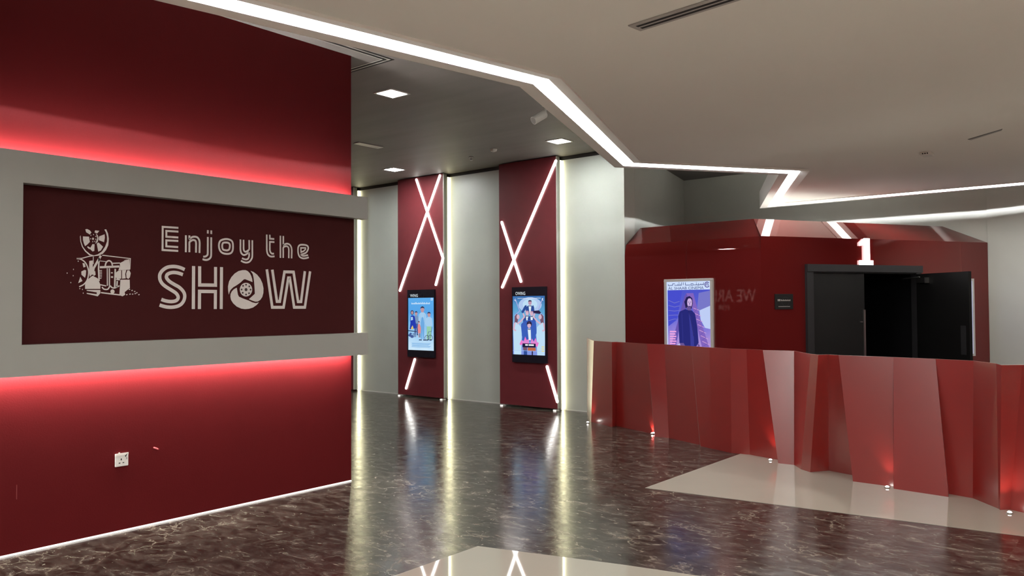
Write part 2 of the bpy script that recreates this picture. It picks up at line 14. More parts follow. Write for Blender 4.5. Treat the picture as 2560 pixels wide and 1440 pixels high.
    'emblem': [[[2.5177,2.1702],[2.5304,2.173],[2.5434,2.1438],[2.5492,2.1065],[2.5458,2.061],[2.5314,2.0263],[2.5098,1.9989],[2.481,1.9826],[2.4453,1.9772],[2.4169,1.9832],[2.3885,2.0077],[2.3673,2.0397],[2.3566,2.0758],[2.3539,2.1087],[2.358,2.1181],[2.3618,2.0761],[2.3743,2.0401],[2.3955,2.0117],[2.4239,1.9891],[2.4488,1.9829],[2.4738,1.9916],[2.5025,2.0136],[2.524,2.0485],[2.5365,2.0868],[2.5362,2.1207],[2.5287,2.1503]],[[2.3738,2.1118],[2.4141,2.1126],[2.4197,2.076],[2.4022,2.0564],[2.3883,2.0445],[2.3793,2.0661],[2.3739,2.0879]],[[2.3891,2.1627],[2.4014,2.1654],[2.4191,2.1575],[2.4299,2.1434],[2.4193,2.1278],[2.3945,2.1427]],[[2.4547,2.16],[2.4834,2.1584],[2.4691,2.1387],[2.4512,2.1449]],[[2.4819,2.119],[2.5197,2.1365],[2.5217,2.1122],[2.5165,2.08],[2.4802,2.0927]],[[2.4661,2.0676],[2.4786,2.0758],[2.5095,2.0477],[2.4952,2.0207],[2.4772,2.0104]],[[2.4376,2.0622],[2.4518,2.0612],[2.4504,2.0146],[2.4379,2.0102],[2.4201,2.0278]],[[2.4058,2.0455],[2.4236,2.0354],[2.4166,2.0239],[2.4024,2.038]],[[2.4584,2.1379],[2.4728,2.1277],[2.4784,2.1057],[2.4732,2.0792],[2.4554,2.0651],[2.4624,2.0823],[2.4694,2.1051],[2.4657,2.1235]],[[2.6281,1.9362],[2.6656,1.9569],[2.6959,1.9678],[2.6984,1.8891],[2.6774,1.8892],[2.6173,1.8834],[2.6283,1.9134]],[[2.6006,1.8669],[2.6173,1.8807],[2.6379,1.884],[2.6383,1.8242],[2.6065,1.8223],[2.5971,1.8402]],[[2.6435,1.885],[2.6737,1.8875],[2.6663,1.8574],[2.6703,1.8269],[2.6439,1.824]],[[2.6813,1.8847],[2.6965,1.8852],[2.7061,1.8663],[2.7006,1.8354],[2.6893,1.8236],[2.6759,1.8309],[2.6738,1.8615]],[[2.6327,1.8165],[2.6988,1.8181],[2.7011,1.7586],[2.6634,1.7274],[2.6673,1.7084],[2.6485,1.6968],[2.626,1.7042],[2.6293,1.7612]],[[2.3717,1.9259],[2.3857,1.9247],[2.3929,1.901],[2.3789,1.895]],[[2.3652,1.8669],[2.386,1.8787],[2.3966,1.8753],[2.395,1.8458],[2.3899,1.8236],[2.3653,1.8449]],[[2.3585,1.8301],[2.3726,1.8011],[2.345,1.7858]],[[2.3903,1.7757],[2.4041,1.8092],[2.4392,1.8397],[2.475,1.822],[2.4933,1.7777],[2.4935,1.7478],[2.3905,1.7463]],[[2.4011,1.7391],[2.4936,1.7404],[2.4938,1.718],[2.4759,1.6955],[2.4013,1.7126],[2.4019,1.7188],[2.4687,1.7103],[2.4693,1.7233],[2.4011,1.7336]],[[2.4172,1.9426],[2.4402,1.9472],[2.4409,1.8545],[2.4215,1.8318],[2.416,1.8686]],[[2.4461,1.8695],[2.4568,1.8736],[2.4605,1.8477],[2.4463,1.8361]],[[2.4836,1.8801],[2.5034,1.8807],[2.5035,1.8759],[2.4836,1.8752]],[[2.4837,1.8689],[2.5035,1.8695],[2.5035,1.8646],[2.4837,1.864]],[[2.4837,1.8577],[2.5036,1.8583],[2.5036,1.8534],[2.4838,1.8528]],[[2.4838,1.8465],[2.5037,1.8471],[2.5037,1.8422],[2.4839,1.8416]],[[2.4839,1.8353],[2.5037,1.8358],[2.5038,1.831],[2.4839,1.8305]],[[2.484,1.8241],[2.5002,1.8245],[2.5002,1.8197],[2.484,1.8193]],[[2.5655,1.8677],[2.5784,1.8681],[2.5785,1.8605],[2.5656,1.8601]],[[2.5657,1.8394],[2.5805,1.8398],[2.5805,1.8285],[2.5658,1.8281]],[[2.6543,1.9564],[2.6921,1.9695],[2.6618,1.9567]],[[2.448,2.1],[2.447,2.0958],[2.4444,2.0927],[2.4409,2.0914],[2.4373,2.0922],[2.4347,2.0951],[2.4337,2.0991],[2.4347,2.1032],[2.4372,2.1064],[2.4408,2.1077],[2.4443,2.1069],[2.447,2.104]],[[2.5923,1.7304],[2.5909,1.7235],[2.5868,1.7179],[2.5809,1.7148],[2.5744,1.7147],[2.5684,1.7177],[2.5643,1.7232],[2.5628,1.73],[2.5642,1.7369],[2.5683,1.7425],[2.5741,1.7456],[2.5807,1.7457],[2.5866,1.7427],[2.5908,1.7373]],[[2.4474,2.1297],[2.4462,2.1259],[2.4435,2.1247],[2.4413,2.1272],[2.4413,2.1314],[2.4434,2.1342],[2.4461,2.1334]],[[2.4296,2.123],[2.4285,2.1191],[2.4258,2.118],[2.4236,2.1205],[2.4236,2.1246],[2.4257,2.1274],[2.4284,2.1266]],[[2.4636,2.1178],[2.4624,2.1139],[2.4596,2.1128],[2.4574,2.1153],[2.4574,2.1195],[2.4596,2.1222],[2.4623,2.1215]],[[2.4626,2.0972],[2.4614,2.0933],[2.4587,2.0922],[2.4565,2.0947],[2.4565,2.0989],[2.4587,2.1017],[2.4614,2.1009]],[[2.4567,2.0819],[2.4555,2.0781],[2.4528,2.077],[2.4506,2.0795],[2.4505,2.0837],[2.4527,2.0864],[2.4554,2.0856]],[[2.4424,2.0792],[2.4412,2.0754],[2.4385,2.0743],[2.4363,2.0767],[2.4363,2.0809],[2.4385,2.0837],[2.4412,2.0829]],[[2.4281,2.0987],[2.4269,2.0949],[2.4242,2.0938],[2.422,2.0962],[2.422,2.1004],[2.4241,2.1032],[2.4268,2.1024]],[[2.3163,1.88],[2.3152,1.8762],[2.3126,1.8752],[2.3105,1.8777],[2.3105,1.8818],[2.3125,1.8845],[2.3151,1.8836]],[[2.315,1.8362],[2.3138,1.8325],[2.3112,1.8315],[2.3091,1.834],[2.3091,1.8381],[2.3112,1.8407],[2.3138,1.8399]],[[2.2756,1.8532],[2.2745,1.8495],[2.2719,1.8485],[2.2698,1.851],[2.2698,1.8551],[2.2718,1.8577],[2.2744,1.8569]],[[2.3762,1.7424],[2.3751,1.7387],[2.3724,1.7377],[2.3703,1.7403],[2.3702,1.7444],[2.3723,1.747],[2.375,1.7461]],[[2.3588,1.7477],[2.3576,1.7439],[2.355,1.743],[2.3529,1.7455],[2.3528,1.7496],[2.3549,1.7522],[2.3576,1.7514]],[[2.3816,1.7168],[2.3805,1.713],[2.3778,1.7121],[2.3757,1.7146],[2.3757,1.7188],[2.3778,1.7214],[2.3804,1.7205]],[[2.2999,1.7885],[2.2988,1.7848],[2.2962,1.7839],[2.2941,1.7864],[2.2941,1.7905],[2.2961,1.7931],[2.2987,1.7922]],[[2.3469,1.9378],[2.3458,1.934],[2.3431,1.933],[2.341,1.9355],[2.341,1.9396],[2.3431,1.9422],[2.3457,1.9414]],[[2.692,1.7492],[2.7011,1.7524],[2.7035,1.7456],[2.6944,1.7424]],[[2.7111,1.7418],[2.7203,1.745],[2.7227,1.7381],[2.7135,1.7349]],[[2.7304,1.7344],[2.7396,1.7376],[2.7419,1.7307],[2.7327,1.7275]],[[2.7458,1.7249],[2.7551,1.7281],[2.7575,1.7212],[2.7482,1.718]],[[2.6961,1.7148],[2.7052,1.7179],[2.7075,1.711],[2.6984,1.7079]],[[2.7151,1.715],[2.7243,1.7181],[2.7267,1.7112],[2.7175,1.7081]],[[2.7343,1.719],[2.7435,1.7222],[2.7459,1.7153],[2.7367,1.7121]],[[2.7614,1.7116],[2.7707,1.7147],[2.7731,1.7078],[2.7638,1.7046]],[[2.6733,1.7107],[2.6824,1.7139],[2.6847,1.707],[2.6756,1.7039]]],
    'emblem_strokes': [[[[2.3333,1.9573],[2.3679,1.9589],[2.4169,1.9751],[2.4399,1.9792]],0,0.006500000000000001],[[[2.5045,1.9867],[2.7028,1.9719],[2.6995,1.893]],0,0.006500000000000001],[[[2.3333,1.9555],[2.3376,1.9551],[2.3437,1.9548],[2.3507,1.9542],[2.358,1.9529],[2.3645,1.9506],[2.3705,1.9473],[2.3765,1.9432],[2.3823,1.9384],[2.3878,1.9329],[2.3927,1.9268],[2.397,1.9198],[2.401,1.9118],[2.4045,1.9034],[2.4075,1.8949],[2.4098,1.8868],[2.4115,1.8793],[2.4125,1.8721],[2.413,1.8649],[2.413,1.8576],[2.4126,1.85],[2.4118,1.8419],[2.4106,1.8334],[2.4089,1.8249],[2.4068,1.8167],[2.4041,1.8092],[2.4009,1.8023],[2.3971,1.7959],[2.3929,1.7899],[2.3883,1.7844],[2.3833,1.7793],[2.3772,1.7745],[2.37,1.77],[2.3628,1.766],[2.3565,1.7627],[2.3521,1.7604]],0,0.0085],[[[2.4955,1.9833],[2.4459,1.8918],[2.4409,1.8471]],0,0.015],[[[2.483,1.9677],[2.4799,1.8893],[2.4841,1.8036]],0,0.01],[[[2.4435,1.9752],[2.4439,1.9214]],0,0.005],[[[2.4888,1.9008],[2.6246,1.9114]],0,0.015],[[[2.4885,1.9456],[2.532,1.9429]],0,0.005],[[[2.525,1.9096],[2.5258,1.9134],[2.5268,1.9189],[2.5281,1.9252],[2.5298,1.9312],[2.5321,1.9361],[2.535,1.9401],[2.5385,1.9438],[2.5424,1.9469],[2.5464,1.949],[2.5503,1.9501],[2.5541,1.9498],[2.5581,1.9485],[2.5621,1.9462],[2.5657,1.9431],[2.5687,1.9395],[2.571,1.9346],[2.5729,1.9282],[2.5743,1.9215],[2.5754,1.9156],[2.5763,1.9115]],0,0.01],[[[2.5397,1.8951],[2.5413,1.7711]],0,0.006999999999999999],[[[2.5543,1.8956],[2.5559,1.7713]],0,0.008],[[[2.5956,1.8932],[2.5928,1.7606]],0,0.011000000000000001],[[[2.5043,1.7611],[2.5061,1.7588],[2.5085,1.7555],[2.5116,1.7518],[2.515,1.7485],[2.5189,1.7463],[2.5234,1.7451],[2.5287,1.7443],[2.5343,1.7442],[2.5397,1.7449],[2.5444,1.7467],[2.5483,1.7504],[2.5517,1.7558],[2.5548,1.7618],[2.5578,1.7668],[2.5607,1.7695],[2.5634,1.7693],[2.5657,1.7671],[2.568,1.7638],[2.5705,1.7606],[2.5736,1.7584],[2.5774,1.7573],[2.5815,1.7563],[2.586,1.7558],[2.5908,1.756],[2.5958,1.7569],[2.6017,1.7592],[2.6086,1.7627],[2.6154,1.7666],[2.6213,1.7702],[2.6255,1.7726]],0,0.009000000000000001],[[[2.4973,1.7217],[2.6297,1.7061]],0,0.009000000000000001],[[[2.4933,1.7777],[2.5333,1.7691]],0,0.0075],[[[2.5761,1.9323],[2.6281,1.9362]],0,0.008],[[[2.6028,1.8177],[2.6289,1.8164]],0,0.01],[[[2.6103,1.8065],[2.6069,1.7609]],0,0.01]],
    'frame': {"y0":1.9675,"y1":4.8628,"zt1":2.638,"zt0":2.431,"zb1":1.374,"zb0":1.17},
    'socket': [-5.831,2.663,0.5172],
    'stub': [-5.831,2.913,0.5657],
    'bars': {"a":[[-9.7477,9.93,3.9249],[-10.7788,9.93,1.924]],"b":[[-10.3385,9.93,3.9169],[-9.678,9.93,2.4711],[-9.8551,9.93,2.0107]],"c":[[-10.3922,9.93,0.6777],[-10.6185,9.93,0.1482]],"d":[[-7.2286,9.93,3.8766],[-8.3278,9.93,1.9373]],"e":[[-8.3326,9.93,2.9994],[-7.9392,9.93,2.0206]],"f":[[-7.4251,9.93,0.6737],[-7.2317,9.93,0.1455]]},
    'disp1': [[-10.5519,9.91,1.9322],[-9.8674,9.91,1.9245],[-9.8642,9.91,0.7277],[-10.5439,9.91,0.7264],[-10.5334,9.91,1.7859],[-9.8763,9.91,1.7801],[-9.8773,9.91,0.8596],[-10.5348,9.91,0.862]],
    'disp2': [[-8.1024,9.91,1.9227],[-7.4121,9.91,1.925],[-7.417,9.91,0.7279],[-8.0968,9.91,0.7202],[-8.0931,9.91,1.7872],[-7.4395,9.91,1.7784],[-7.4352,9.91,0.8366],[-8.0896,9.91,0.8335]],
    'counter': [[[-6.7296,10.0486,1.135],[[-6.6764,9.9349,0.0]]],[[-6.3903,9.6039,1.135],[[-6.1871,9.2953,0.0]]],[[-6.0675,9.2083,1.135],[[-6.1692,9.277,0.0]]],[[-5.6477,9.0048,1.135],[[-5.6822,9.0549,0.0]]],[[-5.6199,9.0805,1.135],[[-5.6994,9.1729,0.0]]],[[-5.4249,8.9772,1.135],[[-5.4821,9.083,0.0]]],[[-4.9905,8.7784,1.135],[[-4.9492,8.8655,0.0],[-4.8435,8.6922,0.0]]],[[-4.7516,8.7908,1.135],[[-4.6635,8.7163,0.0]]],[[-4.2669,8.5483,1.135],[[-4.1534,8.4986,0.0],[-4.1047,8.4239,0.0]]],[[-3.9682,8.3977,1.135],[[-3.9289,8.3506,0.0]]],[[-3.6512,8.2533,1.135],[[-3.6504,8.2402,0.0]]],[[-3.4711,8.2538,1.135],[[-3.4473,8.2533,0.0]]],[[-3.2635,8.1877,1.135],[[-3.1062,8.1601,0.0],[-3.0346,7.9794,0.0]]],[[-2.9421,8.2165,1.135],[[-2.8793,7.9956,0.0]]],[[-2.6214,7.766,1.135],[[-2.7505,7.8243,0.0]]],[[-2.5217,7.6858,1.135],[[-2.6326,7.7406,0.0]]],[[-2.4552,7.7732,1.135],[[-2.5173,7.9266,0.0]]],[[-2.3466,7.7227,1.135],[[-2.2764,7.8494,0.0],[-2.1912,7.5723,0.0]]],[[-1.8611,7.6917,1.135],[[-1.8477,7.5623,0.0],[-1.8266,7.4846,0.0]]],[[-1.5101,7.6379,1.135],[[-1.3923,7.441,0.0],[-1.4126,7.5625,0.0]]],[[-1.2095,7.5562,1.135],[[-1.2281,7.5192,0.0]]],[[-1.0128,7.3112,1.135],[[-1.0085,7.253,0.0]]],[[-0.954,7.134,1.135],[[-0.9946,7.2185,0.0]]],[[-0.8306,7.2541,1.135],[[-0.9354,7.2761,0.0]]],[[-0.7258,7.2064,1.135],[[-0.7908,7.2109,0.0]]]],
    'uplights': [[-6.1483,9.1984,0.005],[-4.9703,8.8899,0.005],[-3.1492,8.1017,0.005],[-1.8798,7.5202,0.005],[-0.9207,7.1769,0.005]],
    'down': [[-6.5044,5.8884,3.97],[-6.575,9.1329,3.97],[-10.0715,9.165,3.97]],
    'lin': [[-8.8768,7.3678,3.97],[-8.8034,7.7487,3.97]],
    'disc': [-7.6649,8.9641,3.97],
    'spr': [-8.3191,9.1874,3.97],
    'cctv': [-5.5145,7.389,3.97],
    'cctvbody': [[-5.5745,7.2891,3.8386],[-5.4983,7.3514,3.9318]],
    'booth': {"low":[[-6.1106,10.09,2.5244],[-4.0278,10.09,2.5206],[-1.9528,13.5337,2.5277]],"lowr":[-4.0254,10.0976,2.521],"ridge":[[-6.0712,10.516,2.7962],[-4.3011,10.5278,2.8038],[-2.5307,13.4466,2.7987]],"len":4.0174,"dir":[0.5165,0.8563],"nrm":[-0.8563,0.5165],"B":[-4.03,10.09],"frame":[[0.7019,2.1627],[2.6872,2.1438]],"leafL":[[0.8049,2.0404],[1.7003,2.0434]],"one":[[1.6198,2.5287],[1.829,2.1668]],"plaque":[[0.2048,1.7604],[0.4929,1.5586]],"hinges":[[0.8035,1.9597],[0.8011,1.8307],[0.8019,1.691],[0.7994,1.5515]],"handle":[[1.6656,1.5408],[1.6977,0.907]],"p3":[[3.6585,1.9855],[3.689,0.7685]],"leafend":[-1.9198,11.7582,2.045],"leafend2":[-2.4718,12.1294,2.045],"box1":[[-5.433,10.04,1.9948],[-4.6953,10.04,1.9855],[-4.6931,10.04,1.0557],[-5.3934,10.04,1.9639],[-4.7411,10.04,1.9509],[-4.7467,10.04,1.0614],[-5.3929,10.04,1.8557]]},
    'sv': [[-2.2959,3.9257,3.186],[-2.1663,3.9016,3.186]],
    'sv_edges': [[-2.2639,3.8336,3.178],[-2.2877,3.9518,3.178],[-1.7616,3.7785,3.178],[-1.6522,3.8705,3.178]],
    'sv2': [[-1.3867,8.5798,3.186],[-1.0609,8.281,3.186],[-1.0788,8.3582,3.186],[-1.3681,8.6463,3.186]],
    'sensor': [-1.8376,9.0718,3.166],
    'refl': [[-10.1943,25.18,2.3037],[-10.2001,25.18,1.8711],[-11.8533,25.18,2.3135],[-11.8589,25.18,1.8635],[-11.4973,25.18,1.7918],[-11.4995,25.18,1.6161],[-11.2117,25.18,1.7891]],
}

# ------------------------------------------------------------------ camera, world, exposure
cd = bpy.data.cameras.new('camera')
cam = bpy.data.objects.new('camera', cd)
COL.objects.link(cam)
cd.sensor_width = 36.0
cd.lens = 1980.0 * 36.0 / 2560.0
cd.clip_end = 100
_r, _u, _f, _l = (Vector(D['cam'][k]) for k in ('r', 'u', 'f', 'loc'))
cam.matrix_world = Matrix(((_r.x, _u.x, -_f.x, _l.x), (_r.y, _u.y, -_f.y, _l.y), (_r.z, _u.z, -_f.z, _l.z), (0, 0, 0, 1)))
SC.camera = cam
SC.view_settings.view_transform = 'Standard'
SC.view_settings.look = 'None'
SC.view_settings.gamma = 1.0
SC.view_settings.use_curve_mapping = False
SC.view_settings.exposure = 0.0
W = bpy.data.worlds.new('world')
SC.world = W
W.use_nodes = True
W.node_tree.nodes['Background'].inputs[0].default_value = (0.5, 0.5, 0.5, 1)
W.node_tree.nodes['Background'].inputs[1].default_value = 0.0
L_SOFFIT = 30.0      # underside of the ceiling light line
L_TAPE = 3000.0       # row of bare diodes on the channel's inner side
L_COVE = 150.0
L_EDGE = 14.0
L_BAR = 8.0
L_DOWN = 240.0

# ------------------------------------------------------------------ materials
def nodes_of(name):
    m = bpy.data.materials.new(name)
    m.use_nodes = True
    nt = m.node_tree
    return m, nt, nt.nodes['Principled BSDF']

def inp(nt, sock, v):
    if hasattr(v, 'outputs') or hasattr(v, 'is_linked'):
        nt.links.new(v if hasattr(v, 'is_linked') else v.outputs[0], sock)
    else:
        sock.default_value = v

def paint(name, col, rough=0.5, metal=0.0, spec=0.5, coat=0.0, var=0.06, scale=3.0, bump=0.0, bscale=40.0, stretch=(1, 1, 1), rvar=0.0, coat_ior=1.5, coat_rough=0.04):
    m, nt, b = nodes_of(name)
    tc = nt.nodes.new('ShaderNodeTexCoord')
    mp = nt.nodes.new('ShaderNodeMapping')
    mp.inputs['Scale'].default_value = stretch
    nt.links.new(tc.outputs['Object'], mp.inputs[0])
    n = nt.nodes.new('ShaderNodeTexNoise')
    n.inputs['Scale'].default_value = scale
    n.inputs['Detail'].default_value = 5
    nt.links.new(mp.outputs[0], n.inputs['Vector'])
    r = nt.nodes.new('ShaderNodeValToRGB')
    r.color_ramp.elements[0].position = 0.3
    r.color_ramp.elements[1].position = 0.7
    r.color_ramp.elements[0].color = tuple(c * (1 - var) for c in col) + (1,)
    r.color_ramp.elements[1].color = tuple(min(1, c * (1 + var)) for c in col) + (1,)
    nt.links.new(n.outputs[0], r.inputs[0])
    nt.links.new(r.outputs[0], b.inputs['Base Color'])
    b.inputs['Roughness'].default_value = rough
    b.inputs['Metallic'].default_value = metal
    b.inputs['Specular IOR Level'].default_value = spec
    b.inputs['Coat Weight'].default_value = coat
    b.inputs['Coat Roughness'].default_value = coat_rough
    b.inputs['Coat IOR'].default_value = coat_ior
    if rvar:
        mr = nt.nodes.new('ShaderNodeMapRange')
        mr.inputs['To Min'].default_value = max(0.0, rough - rvar)
        mr.inputs['To Max'].default_value = rough + rvar
        nt.links.new(n.outputs[0], mr.inputs['Value'])
        nt.links.new(mr.outputs[0], b.inputs['Roughness'])
    if bump:
        n2 = nt.nodes.new('ShaderNodeTexNoise')
        n2.inputs['Scale'].default_value = bscale
        n2.inputs['Detail'].default_value = 2
        nt.links.new(mp.outputs[0], n2.inputs['Vector'])
        bp = nt.nodes.new('ShaderNodeBump')
        bp.inputs['Strength'].default_value = bump
        bp.inputs['Distance'].default_value = 0.02
        nt.links.new(n2.outputs[0], bp.inputs['Height'])
        nt.links.new(bp.outputs[0], b.inputs['Normal'])
    return m

def glow(name, col, strength):
    m = bpy.data.materials.new(name)
    m.use_nodes = True
    nt = m.node_tree
    nt.nodes.clear()
    o = nt.nodes.new('ShaderNodeOutputMaterial')
    e = nt.nodes.new('ShaderNodeEmission')
    e.inputs[0].default_value = tuple(col) + (1,)
    e.inputs[1].default_value = strength
    nt.links.new(e.outputs[0], o.inputs[0])
    return m

def screen_ramp(name, cols, strength):
    """lit picture with a vertical colour wash, bottom to top"""
    m = glow(name, (1, 1, 1), strength)
    nt = m.node_tree
    e = next(n for n in nt.nodes if n.type == 'EMISSION')
    tc = nt.nodes.new('ShaderNodeTexCoord')
    sp = nt.nodes.new('ShaderNodeSeparateXYZ')
    nt.links.new(tc.outputs['Generated'], sp.inputs[0])
    ns = nt.nodes.new('ShaderNodeTexNoise')
    ns.inputs['Scale'].default_value = 4
    nt.links.new(tc.outputs['Generated'], ns.inputs['Vector'])
    ad = nt.nodes.new('ShaderNodeMath'); ad.operation = 'MULTIPLY_ADD'
    nt.links.new(ns.outputs[0], ad.inputs[0]); ad.inputs[1].default_value = 0.25
    nt.links.new(sp.outputs[2], ad.inputs[2])
    sb = nt.nodes.new('ShaderNodeMath'); sb.operation = 'SUBTRACT'
    nt.links.new(ad.outputs[0], sb.inputs[0]); sb.inputs[1].default_value = 0.12
    r = nt.nodes.new('ShaderNodeValToRGB')
    while len(r.color_ramp.elements) < len(cols):
        r.color_ramp.elements.new(0.5)
    for i, c in enumerate(cols):
        r.color_ramp.elements[i].position = i / (len(cols) - 1)
        r.color_ramp.elements[i].color = tuple(c) + (1,)
    nt.links.new(sb.outputs[0], r.inputs[0])
    nt.links.new(r.outputs[0], e.inputs[0])
    return m

def srgb(r, g, b):
    f = lambda c: (c / 255) / 12.92 if c / 255 <= 0.04045 else ((c / 255 + 0.055) / 1.055) ** 2.4
    return (f(r), f(g), f(b))

def marble():
    m, nt, b = nodes_of('brown_marble')
    L = nt.links.new
    tc = nt.nodes.new('ShaderNodeTexCoord')
    def noise(scale, detail=6, dist=0.0, rough=0.55, vec=None):
        n = nt.nodes.new('ShaderNodeTexNoise')
        n.inputs['Scale'].default_value = scale
        n.inputs['Detail'].default_value = detail
        n.inputs['Distortion'].default_value = dist
        n.inputs['Roughness'].default_value = rough
        L(vec or tc.outputs['Object'], n.inputs['Vector'])
        return n
    def ramp(src, stops):
        r = nt.nodes.new('ShaderNodeValToRGB')
        while len(r.color_ramp.elements) < len(stops):
            r.color_ramp.elements.new(0.5)
        for i, (p, c) in enumerate(stops):
            r.color_ramp.elements[i].position = p
            r.color_ramp.elements[i].color = (c if len(c) == 4 else tuple(c) + (1,))
        L(src, r.inputs[0])
        return r
    def mix(fac, a, c, mode='MIX'):
        x = nt.nodes.new('ShaderNodeMix')
        x.data_type = 'RGBA'
        x.blend_type = mode
        for s, v in ((x.inputs[0], fac), (x.inputs[6], a), (x.inputs[7], c)):
            if hasattr(v, 'is_linked'):
                L(v, s)
            else:
                s.default_value = v
        return x.outputs[2]
    br = nt.nodes.new('ShaderNodeTexBrick')
    br.offset = 0.0
    br.inputs['Color1'].default_value = (0, 0, 0, 1)
    br.inputs['Color2'].default_value = (1, 1, 1, 1)
    br.inputs['Mortar'].default_value = (0.5, 0.5, 0.5, 1)
    br.inputs['Scale'].default_value = 1.0
    br.inputs['Mortar Size'].default_value = 0.0022
    br.inputs['Mortar Smooth'].default_value = 0.3
    br.inputs['Brick Width'].default_value = 0.8
    br.inputs['Row Height'].default_value = 0.8
    mp = nt.nodes.new('ShaderNodeMapping')
    mp.inputs['Location'].default_value = (-0.03, 0.25, 0)
    L(tc.outputs['Object'], mp.inputs[0])
    L(mp.outputs[0], br.inputs['Vector'])
    # every tile is cut from another place of the stone
    off = nt.nodes.new('ShaderNodeVectorMath'); off.operation = 'MULTIPLY_ADD'
    L(br.outputs['Color'], off.inputs[0]); off.inputs[1].default_value = (7.3, 5.1, 3.7)
    L(tc.outputs['Object'], off.inputs[2])
    V = off.outputs[0]
    sv = nt.nodes.new('ShaderNodeVectorMath'); sv.operation = 'MULTIPLY'
    L(V, sv.inputs[0]); sv.inputs[1].default_value = (0.8, 1.7, 1.0)
    SV = sv.outputs[0]
    base = ramp(noise(6.5, 10, 1.0, 0.74, SV).outputs[0], [(0.35, (0.007, 0.0055, 0.0044)), (0.47, (0.026, 0.0208, 0.0165)), (0.57, (0.066, 0.055, 0.045)), (0.68, (0.20, 0.172, 0.142))])
    wv = noise(2.4, 6, 0, 0.6, V)
    dv = nt.nodes.new('ShaderNodeVectorMath'); dv.operation = 'MULTIPLY_ADD'
    L(wv.outputs['Color'], dv.inputs[0]); dv.inputs[1].default_value = (0.55, 0.55, 0.55); L(V, dv.inputs[2])
    vo = nt.nodes.new('ShaderNodeTexVoronoi'); vo.feature = 'DISTANCE_TO_EDGE'
    vo.inputs['Scale'].default_value = 4.0
    L(dv.outputs[0], vo.inputs['Vector'])
    vein = ramp(vo.outputs['Distance'], [(0.0, (1, 1, 1)), (0.035, (0.12, 0.12, 0.12)), (0.09, (0, 0, 0))])
    vm = ramp(noise(1.9, 4, 0.4, 0.5, V).outputs[0], [(0.47, (0, 0, 0)), (0.66, (1, 1, 1))])
    vf = nt.nodes.new('ShaderNodeMath'); vf.operation = 'MULTIPLY'
    L(vein.outputs[0], vf.inputs[0]); L(vm.outputs[0], vf.inputs[1])
    c1 = mix(vf.outputs[0], base.outputs[0], (0.20, 0.165, 0.13, 1))
    sp = ramp(noise(15, 4, 0.8, 0.55, SV).outputs[0], [(0.66, (0, 0, 0)), (0.72, (1, 1, 1))])
    c2 = mix(sp.outputs[0], c1, (0.24, 0.205, 0.165, 1))
    tone = mix(0.14, c2, br.outputs['Color'], 'OVERLAY')
    c3 = mix(br.outputs['Fac'], tone, (0.05, 0.038, 0.029, 1))
    L(c3, b.inputs['Base Color'])
    b.inputs['Roughness'].default_value = 0.12
    b.inputs['Specular IOR Level'].default_value = 0.42
    rr = ramp(noise(6, 5, 0.5, 0.6, V).outputs[0], [(0.3, (0.13,) * 3), (0.7, (0.24,) * 3)])
    L(rr.outputs[0], b.inputs['Roughness'])
    bp = nt.nodes.new('ShaderNodeBump'); bp.inputs['Strength'].default_value = 0.11; bp.inputs['Distance'].default_value = 0.006
    L(noise(16, 3, 0, 0.5).outputs[0], bp.inputs['Height'])
    L(bp.outputs[0], b.inputs['Normal'])
    return m

